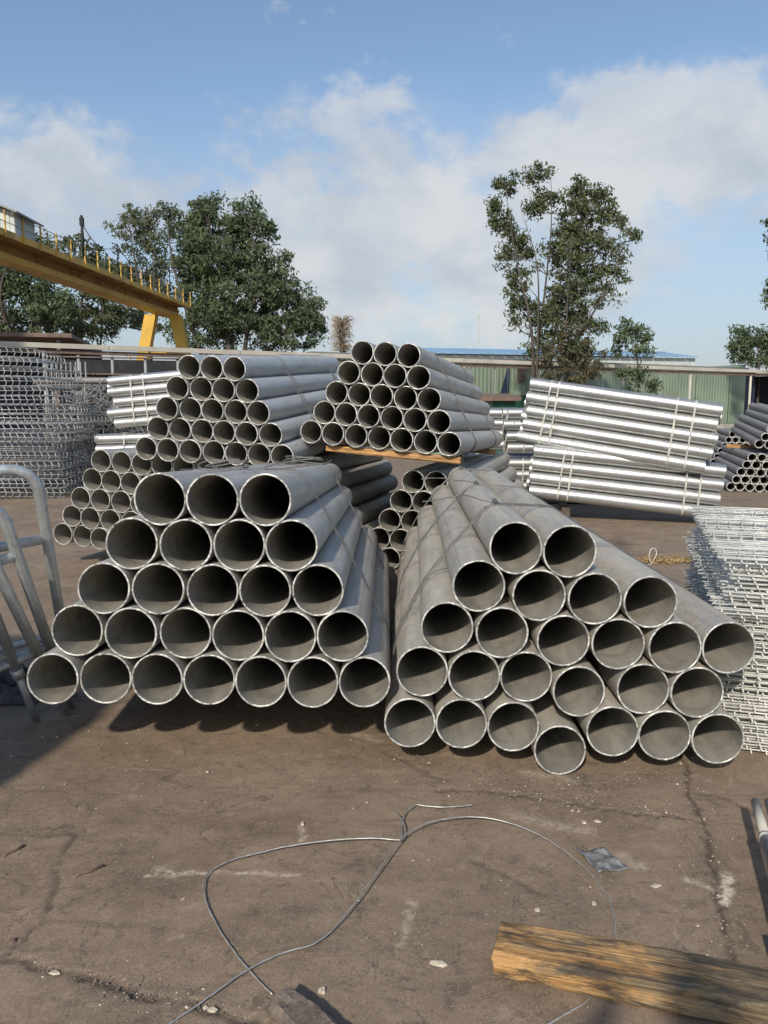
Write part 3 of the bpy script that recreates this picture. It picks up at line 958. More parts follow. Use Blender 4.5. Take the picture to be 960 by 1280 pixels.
# ------------------------------------------------------------------ pipes
def pipe_mesh(name, D, L, wall, seg, seed, outer, holes=False):
    rng = random.Random(seed)
    mb = MB()
    ro, ri = D / 2, D / 2 - wall
    ph = rng.random() * 6
    oa = rng.uniform(.002, .009); ob_ = rng.uniform(0, .003)
    ov = lambda a: 1 + oa * math.cos(2 * a + ph) + ob_ * math.cos(3 * a + ph * 2)
    ring = lambda r, y: [(r * ov(2 * math.pi * j / seg) * math.cos(2 * math.pi * j / seg), y, r * ov(2 * math.pi * j / seg) * math.sin(2 * math.pi * j / seg)) for j in range(seg)]
    def loft(rings, mat, flip):
        b = len(mb.v)
        for r in rings:
            mb.v.extend(r)
        for i in range(len(rings) - 1):
            for j in range(seg):
                q = (b + i * seg + j, b + i * seg + (j + 1) % seg, b + (i + 1) * seg + (j + 1) % seg, b + (i + 1) * seg + j)
                mb.face(q if flip else q[::-1], mat, True)
    bv = min(.0016, wall * .2)
    loft([ring(ro, bv), ring(ro, L * .33), ring(ro, L * .66), ring(ro, L - bv)], 0, False)
    loft([ring(ri, bv), ring(ri, L * .1), ring(ri, L * .5), ring(ri, L - bv)], 1, True)
    # cut ends with a slightly ragged, burred lip
    for y, sgn in ((0, 1), (L, -1)):
        jit = [rng.gauss(0, .0011) - (rng.random() < .05) * .004 for _ in range(seg)]
        thk = [(ri + ro) / 2 + rng.gauss(0, wall * .16) for _ in range(seg)]
        mid = [(x * thk[j] / ro, y + sgn * jit[j], z * thk[j] / ro) for j, (x, _, z) in enumerate(ring(ro, 0))]
        o2 = [(x, y + sgn * bv, z) for x, _, z in ring(ro, 0)]
        i2 = [(x, y + sgn * bv, z) for x, _, z in ring(ri, 0)]
        for A, B in ((o2, mid), (mid, i2)):
            b = len(mb.v); mb.v.extend(A); mb.v.extend(B)
            for j in range(seg):
                q = (b + j, b + (j + 1) % seg, b + seg + (j + 1) % seg, b + seg + j)
                mb.face(q if sgn > 0 else q[::-1], 2, False)
    return mb.mesh(name, [outer, M['inner'], M['rim']])


def frame(yaw, pit, roll=0.0):
    ax = Vector((math.sin(yaw) * math.cos(pit), math.cos(yaw) * math.cos(pit), math.sin(pit)))
    r0 = Vector((math.cos(yaw), -math.sin(yaw), 0))
    u0 = r0.cross(ax)
    r = r0 * math.cos(roll) - u0 * math.sin(roll)
    return ax, r, r.cross(ax)


ROWS = ['bottom', 'second lowest', 'middle', 'second highest', 'top']


class Stack:
    def __init__(self, o, yaw, pit, roll, D, L):
        self.o = Vector(o); self.D = D; self.L = L
        self.ax, self.r, self.u = frame(yaw, pit, roll)
        self.pos = []

    def P(self, a, b, s=0.0):
        return self.o + self.r * a + self.u * b + self.ax * s

    def add(self, meshes, a, b, s, label, group, rng, wob=.004):
        me = rng.choice(meshes)
        p = link('steel_pipe', me)
        ax = (self.ax + self.r * rng.gauss(0, wob) + self.u * rng.gauss(0, wob * .3)).normalized()
        x = (self.r - ax * self.r.dot(ax)).normalized()
        rot = Matrix((x, ax, x.cross(ax))).transposed() @ Matrix.Rotation(rng.random() * 6.283, 3, 'Y')
        p.matrix_world = Matrix.Translation(self.P(a, b, s)) @ rot.to_4x4()
        tag(p, label, 'pipe', group)
        self.pos.append((a, b))
        return p

    def hull(self, pad=.004):
        pts = []
        for a, b in self.pos:
            for k in range(20):
                an = k * math.pi / 10
                pts.append((a + (self.D / 2 + pad) * math.cos(an), b + (self.D / 2 + pad) * math.sin(an)))
        pts = sorted(set(pts))
        def half(ps):
            h = []
            for p in ps:
                while len(h) > 1 and (h[-1][0] - h[-2][0]) * (p[1] - h[-2][1]) - (h[-1][1] - h[-2][1]) * (p[0] - h[-2][0]) <= 0:
                    h.pop()
                h.append(p)
            return h[:-1]
        return half(pts) + half(pts[::-1])

    def wrap(self, s, lean, label, group, strands=2, r=.0032, gap=.035, mat='dark_wire', tail=True, seed=1):
        rng = random.Random(seed)
        h = self.hull()
        amin = min(a for a, _ in h); amax = max(a for a, _ in h)
        top = max(b for _, b in h)
        mb = MB()
        for k in range(strands):
            pts = []
            for i, (a, b) in enumerate(h):
                q = (a - amin) / (amax - amin)
                pts.append(self.P(a, b, s + k * gap + lean * (q - .5) + .02 * math.sin(b * 9 + k * 2 + s)))
            mb.tube(pts, r, 5, closed=True)
        if tail:
            ta = [a for a, b in h if b > top - .01]
            c = sum(ta) / len(ta)
            e0 = self.P(c, top + .004, s)
            pts = [e0]
            d = Vector((rng.uniform(-1, 1), rng.uniform(-1, .2), .25)).normalized()
            for i in range(9):
                d = (d + Vector((rng.gauss(0, .35), rng.gauss(0, .35), rng.gauss(-.05, .12)))).normalized()
                q = pts[-1] + d * .045
                q.z = max(q.z, e0.z + .002)
                pts.append(q)
            mb.tube(spline(pts, 3), r, 5)
            tw = [e0 + self.r * (.012 * math.cos(i * 1.3)) + self.ax * (i * .008) + Vector((0, 0, .008 + .010 * math.sin(i * 1.3))) for i in range(12)]
            mb.tube(tw, r, 5)
        o = mb.build('tie_wire', M[mat])
        tag(o, label, 'wire', group)


S3 = math.sqrt(3) / 2
LP = 3.7
DP = .219
big_meshes = [pipe_mesh('steel_pipe', DP, LP, .0070, 64, 20 + i, M['pipe']) for i in range(5)]
dusty_meshes = [pipe_mesh('steel_pipe', DP, LP, .0070, 64, 40 + i, M['pipe_dull']) for i in range(5)]
cool_meshes = [pipe_mesh('steel_pipe', DP, LP - .5, .0085, 48, 60 + i, M['pipe_blue']) for i in range(4)]
grey_meshes = [pipe_mesh('steel_pipe', DP, LP - .25, .0085, 48, 80 + i, M['pipe']) for i in range(4)]
DZ = .08   # the surveyed stacks were measured from a lens 8 cm lower


def hex_stack(o, yaw, pit, roll, counts, meshes, where, group, seed, D=DP, L=LP, gap=1.01, jit=.02, rows=ROWS, what='grey steel pipe'):
    st = Stack(o, yaw, pit, roll, D, L)
    rng = random.Random(seed)
    for k, n in enumerate(counts):
        for j in range(n):
            lb = '%s, %s from left in %s row of %s' % (what, ORD[j], rows[k], where)
            st.add(meshes, (j + k * .5) * D * gap, k * S3 * D * gap, rng.uniform(-jit, jit), lb, group, rng)
    return st


def list_stack(o, yaw, pit, pts, counts, meshes, where, group, seed, extra=None, jit=.012):
    st = Stack(o, yaw, pit, 0, DP, LP)
    rng = random.Random(seed)
    i = 0
    for k, n in enumerate(counts):
        for j in range(n):
            a, b = pts[i]
            lb = 'grey steel pipe, %s from left in %s row of %s' % (ORD[j], ROWS[k], where)
            s = (extra or {}).get(i, rng.uniform(-jit, jit))
            st.add(meshes, a, b, s, lb, group, rng, .0025)
            i += 1
    return st


FL = [(-0.0014, 0.0), (0.2181, -0.0019), (0.4376, -0.0037), (0.6571, -0.0072), (0.8764, -0.0154), (1.0959, -0.0179), (1.3154, -0.0185), (0.1008, 0.2026), (0.3334, 0.1954), (0.5586, 0.1914), (0.7828, 0.1831), (1.0043, 0.1816), (1.2238, 0.1809), (0.2245, 0.386), (0.4512, 0.3828), (0.6788, 0.3764), (0.9001, 0.3748), (1.1197, 0.3742), (0.3406, 0.5724), (0.5705, 0.5673), (0.791, 0.5653), (1.0107, 0.5647), (0.4639, 0.7592), (0.6834, 0.7566), (0.9029, 0.7559)]
RF = [(-0.0026, -0.0), (0.2169, 0.0011), (0.4362, -0.0076), (0.6351, -0.107), (0.8505, -0.0155), (1.0703, -0.0334), (1.2896, -0.0423), (0.0485, 0.2294), (0.2675, 0.2147), (0.487, 0.2099), (0.7078, 0.1512), (0.9758, 0.1647), (1.1958, 0.1562), (0.1514, 0.4238), (0.3812, 0.4025), (0.6361, 0.3709), (0.863, 0.3593), (1.0932, 0.3502), (1.3127, 0.3514), (0.2812, 0.6008), (0.5304, 0.5635), (0.7579, 0.5536), (0.9848, 0.5419), (0.4311, 0.7612), (0.6503, 0.7497)]
fl = list_stack((-1.3982, 3.1319, .3321 + DZ), -.002, -.055, FL, (7, 6, 5, 4, 3), big_meshes, 'front stack by tube frames', 'pipes in the front stack beside the tube frames', 1)
rf = list_stack((.1124, 3.1261, .1327 + DZ), .0365, -.0104, RF, (7, 6, 6, 4, 2), dusty_meshes, 'front stack by mesh panels', 'pipes in the front stack beside the mesh panels', 2)
ul = hex_stack((-2.2262, 7.2192, 1.1113 + DZ), .2, .070, .047, (7, 6, 5, 4, 3), cool_meshes, 'raised stack nearest the crane', 'pipes in the raised stack nearest the crane', 3, L=LP - .5)
ur = hex_stack((-.6888, 7.3221, 1.2637 + DZ), .26, -.02, .0767, (7, 6, 5, 4, 3), grey_meshes, 'raised stack on orange plank', 'pipes in the raised stack on the orange plank', 4, L=LP - .25)
ll = hex_stack((-3.2209, 7.597, .2391 + DZ), .26, 0.0, .0576, (13, 12, 11, 10, 9), big_meshes, 'ground stack under crane-side stack', 'pipes in the ground stack under the raised crane-side stack', 5)
md = hex_stack((-.165, 7.42, .115), .26, 0.0, .02, (7, 6, 5, 4, 3), dusty_meshes, 'ground stack below orange plank', 'pipes in the ground stack below the orange plank', 6)
fl.wrap(.75, .10, 'twisted tie wire round the front end of the stack by the tube frames', 'tie wires round the pipe stacks', 2, seed=1)
fl.wrap(2.75, -.12, 'tie wire round the far end of the stack by the tube frames', 'tie wires round the pipe stacks', 3, seed=2)
rf.wrap(.62, .22, 'slack tie wire round the front end of the stack by the mesh panels', 'tie wires round the pipe stacks', 3, gap=.05, seed=3)
rf.wrap(1.75, -.2, 'tie wire round the middle of the stack by the mesh panels', 'tie wires round the pipe stacks', 2, gap=.05, seed=4)
rf.wrap(3.35, .06, 'tie wire round the far end of the stack by the mesh panels', 'tie wires round the pipe stacks', 3, seed=5)
ul.wrap(.95, .16, 'pair of tie wires round the near end of the raised crane-side stack', 'tie wires round the pipe stacks', 2, gap=.09, r=.005, seed=6, tail=False)
ul.wrap(2.6, .10, 'pair of tie wires round the far end of the raised crane-side stack', 'tie wires round the pipe stacks', 2, gap=.09, r=.005, seed=7, tail=False)
ur.wrap(.8, .1, 'pair of tie wires round the near end of the stack on the orange plank', 'tie wires round the pipe stacks', 2, gap=.07, r=.004, seed=8, tail=False)
ur.wrap(2.6, .1, 'pair of tie wires round the far end of the stack on the orange plank', 'tie wires round the pipe stacks', 2, gap=.07, r=.004, seed=9, tail=False)


# ------------------------------------------------------------------ timbers
def timber(name, a, b, wd, ht, mat, label, cat, seed, rough=.004, group=None, up=(0, 0, 1), seg=24):
    """A sawn timber from a to b (axis points): subdivided, worn edges, ragged ends."""
    a, b = Vector(a), Vector(b)
    rng = np.random.default_rng(seed)
    ln = (b - a).length
    prof = []
    c = .012 if ht > .05 else .006
    for (x, z) in ((-1, -1), (1, -1), (1, 1), (-1, 1)):
        cx, cz = x * wd / 2, z * ht / 2
        if x * z > 0:
            prof += [(cx - x * 0, cz - z * c), (cx - x * c, cz)]
        else:
            prof += [(cx - x * c, cz), (cx, cz - z * c)]
    full = []
    for i in range(len(prof)):
        p, q = prof[i], prof[(i + 1) % len(prof)]
        full.append(p)
        if math.hypot(p[0] - q[0], p[1] - q[1]) > .03:
            for s in (.25, .5, .75):
                full.append((p[0] + (q[0] - p[0]) * s, p[1] + (q[1] - p[1]) * s))
    n = len(full)
    mb = MB()
    lo = rng.normal(size=(n,)) * .0
    for i in range(seg + 1):
        s = i / seg
        for j, (x, z) in enumerate(full):
            e = 0.0
            if i in (0, seg):
                e = rng.normal() * rough * 1.2
            nx = x + rng.normal() * rough * .35 + .004 * math.sin(s * 9 + j)
            nz = z + rng.normal() * rough * .35
            mb.v.append((s * ln - ln / 2 + e, nx, nz))
    for i in range(seg):
        for j in range(n):
            mb.face((i * n + j, (i + 1) * n + j, (i + 1) * n + (j + 1) % n, i * n + (j + 1) % n), 0, False)
    mb.face([j for j in range(n)], 0); mb.face([seg * n + j for j in range(n)][::-1], 0)
    o = mb.build(name, mat)
    x = (b - a).normalized(); y = Vector(up).cross(x).normalized(); z = x.cross(y)
    o.matrix_world = Matrix.Translation((a + b) / 2) @ Matrix((x, y, z)).transposed().to_4x4()
    return tag(o, label, cat, group)


# foreground timber lying across the wire
A_, B_ = on(627, 1147, .085), on(1000, 1213, .085)
C_ = on(621, 1194, .085)
ax = (B_ - A_).normalized(); sd = Vector((ax.y, -ax.x, 0))
wdt = abs((C_ - A_).dot(sd))
off = sd * wdt / 2 + Vector((0, 0, -.036))
timber('timber_beam', A_ + off, B_ + off + ax * .35, wdt, .074, M['timber'], 'weathered orange timber with dark stains lying in the near corner', 'timber', 3, .0028, seg=40)
# plank under the raised stack
pa = ur.P(-.02, -DP / 2 - .035, .10); pb = ur.P(6.55 * DP, -DP / 2 - .035, .10)
timber('plank', pa + ur.r * .16, pb, .10, .062, M['plank'], 'bright orange plank under the raised middle stack', 'plank', 5, .002, up=ur.u)
pa = ur.P(-.1, -DP / 2 - .035, 2.7); pb = ur.P(6.6 * DP, -DP / 2 - .035, 2.7)
timber('plank', pa, pb, .10, .062, M['plank'], 'orange plank under the far end of the raised middle stack', 'plank', 6, .002, up=ur.u)
pa = ul.P(-.1, -DP / 2 - .03 - .03, 2.6); pb = ul.P(6.5 * DP, -DP / 2 - .06, 2.6)
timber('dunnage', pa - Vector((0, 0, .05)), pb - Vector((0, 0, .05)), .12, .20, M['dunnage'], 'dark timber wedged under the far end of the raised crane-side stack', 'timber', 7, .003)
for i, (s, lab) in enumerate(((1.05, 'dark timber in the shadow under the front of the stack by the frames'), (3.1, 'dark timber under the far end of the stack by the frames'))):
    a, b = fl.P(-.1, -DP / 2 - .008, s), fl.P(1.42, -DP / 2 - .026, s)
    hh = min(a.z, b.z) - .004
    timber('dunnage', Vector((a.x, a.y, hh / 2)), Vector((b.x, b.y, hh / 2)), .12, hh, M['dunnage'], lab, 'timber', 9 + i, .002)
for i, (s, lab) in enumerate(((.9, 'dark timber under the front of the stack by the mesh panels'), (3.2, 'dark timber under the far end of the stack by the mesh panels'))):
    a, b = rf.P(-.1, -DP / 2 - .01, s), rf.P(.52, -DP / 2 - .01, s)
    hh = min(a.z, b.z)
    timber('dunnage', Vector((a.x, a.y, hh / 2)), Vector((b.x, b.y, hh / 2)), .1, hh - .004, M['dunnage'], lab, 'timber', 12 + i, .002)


# ------------------------------------------------------------------ bright post bundles
DS = .182
post_long = [pipe_mesh('galvanised_post', DS, 2.55, .006, 36, 120 + i, M['silver']) for i in range(3)]


def post_bundle(p0, axis, depth, rows, cols, L, where, group, seed, straps, D=DS, stag=.035, inward=True, mesh=None):
    """Hexagonal bundle; p0 is the bottom post's end on the near face, axis the way the posts run, depth the way the bundle goes back."""
    axis = Vector(axis).normalized()
    depth = Vector(depth); depth = (depth - axis * depth.dot(axis)).normalized()
    up = axis.cross(depth).normalized()
    if up.z < 0:
        up = -up
    rng = random.Random(seed)
    st = Stack(p0, 0, 0, 0, D, L)
    st.ax, st.r, st.u = axis, depth, up
    for j in range(cols):
        for k in range(rows - (j % 2)):
            a, b = j * D * .86, (k + .5 * (j % 2)) * D * 1.05
            p = link('galvanised_post', rng.choice(mesh or post_long))
            x = depth
            rot = Matrix((x, axis, x.cross(axis))).transposed() @ Matrix.Rotation(rng.random() * 6.283, 3, 'Y')
            p.matrix_world = Matrix.Translation(st.P(a, b, rng.uniform(-stag, stag))) @ rot.to_4x4()
            if j == 0:
                lb = 'bright galvanised post, %s up on near face of %s' % (ORD[k], where)
                if rng.random() < .6:
                    # bolt hole near the end: black plug, its inner shade put into the colour
                    e = rng.choice((.14, L - .14)); hb = MB()
                    c = st.P(a - D / 2 * .93, b + D * .18, e)
                    nv = (-depth * .93 + up * .36).normalized()
                    hb.tube([c - nv * .012, c + nv * .003], .011, 10)
                    h = hb.build('bolt_hole_plug', M['hole'], p)
                    h.matrix_parent_inverse = p.matrix_world.inverted()
            else:
                lb = 'bright galvanised post packed inside %s' % where
            tag(p, lb, 'post', group)
            st.pos.append((a, b))
    h = st.hull(.003)
    for i, s in enumerate(straps):
        mb = MB()
        n = len(h)
        for w_ in (-.012, .012):
            for a, b in h:
                mb.v.append(tuple(st.P(a, b, s + w_ + .02 * math.sin(b * 2 + i))))
        for w_ in (-.012, .012):
            for a, b in h:
                ca = sum(q[0] for q in h) / n; cb = sum(q[1] for q in h) / n
                f = 1.004
                mb.v.append(tuple(st.P(ca + (a - ca) * f, cb + (b - cb) * f, s + w_ + .02 * math.sin(b * 2 + i))))
        for q in range(n):
            r_ = (q + 1) % n
            mb.face((2 * n + q, 2 * n + r_, 3 * n + r_, 3 * n + q))
            mb.face((q, n + q, n + r_, r_))
            mb.face((q, r_, 2 * n + r_, 2 * n + q)); mb.face((n + q, 3 * n + q, 3 * n + r_, n + r_))
        o = mb.build('steel_strap', M['strap'])
        tag(o, 'flat steel strap, %s from the left around %s' % (ORD[i], where), 'strap', 'straps around the post bundles')
    return st


def run(pa, pb):
    return (pb - pa)


# lower and upper bundle on the right
la, lb_ = at(660, 613, 11.0), at(886, 640, 10.5)
ax = run(la, lb_)
dep = Vector((-ax.y, ax.x, 0))
post_bundle(la, ax, dep, 4, 4, 2.55, 'the lower right bundle', 'posts in the lower right bundle', 31, (.42, .54, 2.08, 2.28))
ua, ub = at(650, 546, 11.1), at(893, 586, 10.25)
ax2 = run(ua, ub)
dep2 = Vector((-ax2.y, ax2.x, 0))
post_bundle(ua, ax2, dep2, 5, 4, 2.55, 'the tilted upper right bundle', 'posts in the tilted upper right bundle', 32, (.30, .42, 2.02, 2.26), stag=.05)
# blocks that carry the tilted bundles
for q, lab in ((ua + ax2.normalized() * .5, 'timber block between the two right-hand post bundles'),):
    timber('dunnage', q + dep2.normalized() * .05 - Vector((0, 0, .15)), q + dep2.normalized() * .6 - Vector((0, 0, .15)), .1, .18, M['dunnage'], lab, 'timber', 15, .002)
q = la + ax.normalized() * .55
timber('dunnage', Vector((q.x, q.y + .05, .09)), Vector((q.x + .1, q.y + .7, .09)), .12, .17, M['dunnage'], 'timber block under the raised end of the lower right bundle', 'timber', 16, .002)
# two more stacks of bundles further back, showing past the left ends
for i, (u, v, d, n1, nm) in enumerate(((629, 598, 12.9, 4, 'the bundle beside the tilted one'), (607, 590, 14.1, 4, 'the rearmost bundle'))):
    c = at(u, v, d)
    for lv in range(2):
        p0 = Vector((c.x + lv * .02, c.y, .10 + lv * (n1 * DS * 1.05 + .07)))
        post_bundle(p0, (1, -.05, 0), (.05, 1, 0), n1, 3, 2.55, ('upper ' if lv else 'lower ') + nm[4:], 'posts in the back bundles', 40 + i * 2 + lv, (.3, .45))
# bundles at the left, beyond the crane-side stack
c = at(132, 600, 14.2)
post_bundle(Vector((c.x - .10, c.y, .27)), (1, -.06, .03), (.06, 1, 0), 5, 4, 2.55, 'the lower bundle by the scrap heap', 'posts in the lower bundle by the scrap heap', 51, (.52, .80, 2.2))
post_bundle(Vector((c.x + .20, c.y, .10 + 5 * DS * 1.05 + .26)), (1, -.06, .085), (.06, 1, 0), 5, 4, 2.55, 'the upper bundle by the scrap heap', 'posts in the upper bundle by the scrap heap', 52, (.42, .66, 2.2), stag=.09)

for i, dx in enumerate((.35, 2.0)):
    timber('dunnage', Vector((c.x + dx, c.y - .03, .08)), Vector((c.x + dx, c.y + .6, .08)), .12, .155, M['dunnage'], 'dark timber under the lower bundle by the scrap heap, %s end' % ('scrap-side' if i == 0 else 'pipe-side'), 'timber', 70 + i, .002)

# ------------------------------------------------------------------ far right pipe stacks
DF = .166
far_meshes = [pipe_mesh('steel_pipe', DF, 3.9, .014, 24, 150 + i, M['far_pipe']) for i in range(3)]
o1 = at(914, 604, 14.9)
o1.z = DF / 2 + .01
vp = lambda u, v: (math.atan((u - 480) / 960), math.atan((515 - v) / 960))
yw, pt = vp(775, 515)
R5 = ['bottom', 'second lowest', 'middle', 'second highest', 'top']
fr1 = hex_stack(o1, yw, 0, .02, (9, 8, 7, 6, 5), far_meshes, 'far right ground stack', 'pipes in the far right ground stack', 61, D=DF, L=3.9, jit=.05, what='small dull pipe')
o2 = fr1.P(2.8 * DF, 4 * S3 * DF + DF + .09, .15)
fr2 = hex_stack(o2, vp(780, 0)[0], .05, .06, (6, 5, 4, 3, 2), far_meshes, 'far right raised stack', 'pipes in the far right raised stack', 62, D=DF, L=3.9, jit=.05, what='small dull pipe')
c0, c1 = fr1.P(2.6 * DF, 4 * S3 * DF + DF / 2 + .04, 2.2), fr1.P(6.8 * DF, 4 * S3 * DF + DF / 2 + .04, 2.2)
timber('plank', c0 - fr1.r * .3, c1, .1, .08, M['plank'], 'orange timber between the two far right pipe stacks', 'plank', 17, .002)
o3 = at(886, 606, 20.3); o3.z = DF / 2
fr3 = hex_stack(o3, .32, 0, 0, (6, 7, 6, 7, 6, 5, 4), far_meshes, 'far stack past bright bundles', 'pipes in the far stack past the bright bundles', 63, D=DF, L=3.9, jit=.03,
                rows=['bottom', 'second lowest', 'third lowest', 'middle', 'third highest', 'second highest', 'top'], what='small dull pipe')

# ------------------------------------------------------------------ stacked mesh panels on the right
def mesh_panel(seed, W=1.7, Dp=2.05, r=.0038):
    """Welded panel with V folds; local x along its near edge, y away."""
    rng = random.Random(seed)
    mb = MB()
    folds = (.10, .62, 1.14, 1.66)
    def prof(y):
        z = 0
        for f in folds:
            dlt = abs(y - f)
            if dlt < .055:
                z += (.055 - dlt) * .55
        return z
    ys = sorted(set([0, Dp] + [f + k * .055 for f in folds for k in (-1, 0, 1)]))
    nx = 26
    for i in range(nx + 1):
        x = W * i / nx + rng.gauss(0, .002)
        e0 = -.015 - rng.random() * .012
        sag = rng.gauss(0, .0015)
        pts = [(x + rng.gauss(0, .0015), y if 0 < y < Dp else (e0 if y == 0 else Dp + .02), prof(y) + sag) for y in ys]
        mb.tube(pts, r, 5)
    y = 0.0
    rows = [0, .03, .06, .10, .155, .20, .26, .31, .36, .41, .46, .51, .565, .62, .675, .78, .88, .98, 1.085, 1.14, 1.195, 1.30, 1.40, 1.50, 1.605, 1.66, 1.715, 1.85, 1.95, 2.04]
    for y in rows:
        z = prof(y) + 2 * r
        e = -.02 - rng.random() * .02
        pts = [(e, y, z + rng.gauss(0, .001)), (W * .3, y + rng.gauss(0, .002), z + rng.gauss(0, .002)), (W * .65, y + rng.gauss(0, .002), z + rng.gauss(0, .002)), (W + .03, y, z)]
        mb.tube(pts, r * 1.05, 5)
    return mb.mesh('mesh_panel', M['mesh_wire'])


pm = [mesh_panel(i) for i in range(5)]
P0 = on(905, 938)
LAY = 47
rng = random.Random(5)
for i in range(LAY):
    o = link('mesh_panel', pm[i % 5])
    ang = -R(17.5) + rng.gauss(0, .008)
    z = .012 + i * .0188
    k = i / LAY
    o.location = (P0.x + rng.gauss(0, .014) + .02 * math.sin(i * .5), P0.y + rng.gauss(0, .012) + .03 * k, z)
    o.rotation_euler = (rng.gauss(0, .002), rng.gauss(0, .002), ang)
    if i == LAY - 1:
        lb = 'topmost galvanised welded mesh panel of the tall stack at the right edge'
    elif i == 0:
        lb = 'lowest galvanised welded mesh panel of the stack, lying on the ground'
    else:
        lb = 'galvanised welded mesh panel, %s up in the stack at the right edge' % nth(i)
    tag(o, lb, 'mesh panel', 'galvanised mesh panels stacked at the right edge')


# ------------------------------------------------------------------ stack of bent mesh sheets at the left
def bent_sheet(seed, W=3.2, Dp=2.0, H=.155, pitch=.115, r=.0085):
    rng = random.Random(seed)
    mb = MB()
    n = int(W / pitch)
    for i in range(n + 1):
        x = -W + i * pitch
        s = rng.gauss(0, .006)
        # zig-zag rib: leans forward, then runs back under the sheet
        pts = [(x, -.02, H + s), (x + .055, -.07, H * .5 + s), (x, 0, 0 + s), (x, Dp * .5, .0), (x, Dp, .02)]
        mb.tube(pts, r, 4)
    for y, z, in ((-.02, H), (-.07, H * .5), (0, 0), (Dp * .33, .01), (Dp * .66, .01), (Dp, .03)):
        mb.tube([(-W - .03, y, z + r), (-W * .5, y, z + r + rng.gauss(0, .01)), (.05 + rng.random() * .08, y, z + r)], r, 4)
    # side return
    for k in range(9):
        y = k * .24
        mb.tube([(0.02, y, 0), (.05, y, H * .5), (0.02, y, H)], r, 4)
    mb.tube([(.02, 0, H), (.02, Dp, H)], r, 4)
    return mb.mesh('bent_mesh_sheet', M['far_wire'])


bs = [bent_sheet(70 + i) for i in range(4)]
offs = [70, 74, 68, 72, 66, 64, 84, 92, 96, 88, 72, 62, 60, 56, 50, 46]
base_y = at(40, 612, 13.6)
rng = random.Random(8)
for i, u in enumerate(offs):
    o = link('bent_mesh_sheet', bs[i % 4])
    z = .02 + i * .163
    d = 13.6
    o.location = ((u - 480) / 960 * d, d + rng.gauss(0, .05), z)
    o.rotation_euler = (0, rng.gauss(0, .008) + (R(2.2) if i > 12 else 0), rng.gauss(0, .03) + R(6))
    lb = ('topmost' if i == len(offs) - 1 else 'lowest' if i == 0 else ORD[i] + ' up') if i < 14 else ('topmost' if i == len(offs) - 1 else 'second from the top')
    tag(o, 'folded grey wire mesh sheet, %s in tall stack at left edge' % lb, 'mesh sheet', 'folded mesh sheets stacked at the left edge')


# ------------------------------------------------------------------ scrap heap and long pipes behind it
def scrap():
    rng = random.Random(12)
    c = at(112, 560, 17.2)
    mb = MB()
    for i in range(520):
        t = rng.random()
        x = rng.uniform(-1.0, 1.15)
        top = 2.05 * (1 - .35 * abs(x) ** 2) * (1 if x > -.3 else .85)
        p = Vector((x, rng.uniform(-.8, .8), rng.random() ** .8 * top))
        d = Vector((rng.gauss(0, 1), rng.gauss(0, .6), rng.gauss(0, .55))).normalized()
        ln = rng.uniform(.3, .95)
        a = p - d * ln / 2; b = p + d * ln / 2
        a.z = max(a.z, .02); b.z = max(b.z, .02)
        m = (a + b) / 2 + Vector((rng.gauss(0, .08), rng.gauss(0, .08), rng.gauss(0, .07)))
        m.z = max(m.z, .02)
        mb.tube([a, m, b], rng.choice((.006, .008, .011, .016)), 4)
    for i in range(34):                      # bent hoops
        p = Vector((rng.uniform(-.8, 1.0), rng.uniform(-.9, .2), rng.uniform(.2, 1.9)))
        n = Vector((rng.gauss(0, 1), rng.gauss(0, 1), rng.gauss(0, 1))).normalized(); u = n.orthogonal().normalized(); v = n.cross(u)
        r = rng.uniform(.15, .38)
        pts = [p + (u * math.cos(k * .5) + v * math.sin(k * .5)) * r for k in range(12)]
        for q in pts:
            q.z = max(q.z, .02)
        mb.tube(pts, .011, 4)
    o = mb.build('scrap_heap', M['scrap_wire'])
    o.location = (c.x, c.y, 0)
    tag(o, 'tangled heap of bent scrap wire and bars beside the folded mesh sheets', 'scrap', kind='stuff')
    mb = MB()
    for i in range(150):
        p = Vector((rng.uniform(-1.2, 1.6), rng.uniform(-1.5, -.5), .02 + rng.random() * .1))
        an = rng.random() * 3.14
        d = Vector((math.cos(an), math.sin(an), rng.gauss(0, .12)))
        ln = rng.uniform(.1, .35)
        q = p + d * ln; q.z = max(q.z, .015)
        m = (p + q) / 2 + Vector((rng.gauss(0, .05), rng.gauss(0, .05), abs(rng.gauss(0, .05))))
        mb.tube([p, m, q], rng.choice((.01, .02, .03)), 4)
    o = mb.build('scrap_litter', M['rust'])
    o.location = (c.x, c.y, 0)
    tag(o, 'dark scraps littering the ground at the foot of the wire heap', 'scrap', kind='stuff')
    for i in range(4):
        a = at(48, 470, 18.8 + .2 * i)
        mb = MB()
        ln = 4.2
        mb.tube([(0, 0, 0), (ln, .5, 0)], .075, 14)
        o = mb.build('long_pipe', M['far_pipe'])
        o.location = (a.x - .1 * i, a.y + .1 * i, 2.30 - .16 * (i % 2) - .0 * i)
        tag(o, 'long grey pipe racked behind the scrap heap, %s back' % ORD[i], 'pipe', 'long pipes racked behind the scrap heap')
    for x in (.4, 3.6):
        a = at(48, 470, 18.9)
        mb = MB()
        mb.box((0, .2, 1.03), (.1, .9, 2.05))
        o = mb.build('rack_support', M['rust']); o.location = (a.x + x, a.y + .3, 0)
        tag(o, 'rusty steel rack support holding the long pipes, %s one' % ('crane-side' if x > 1 else 'mesh-side'), 'rack', 'rack supports')


scrap()


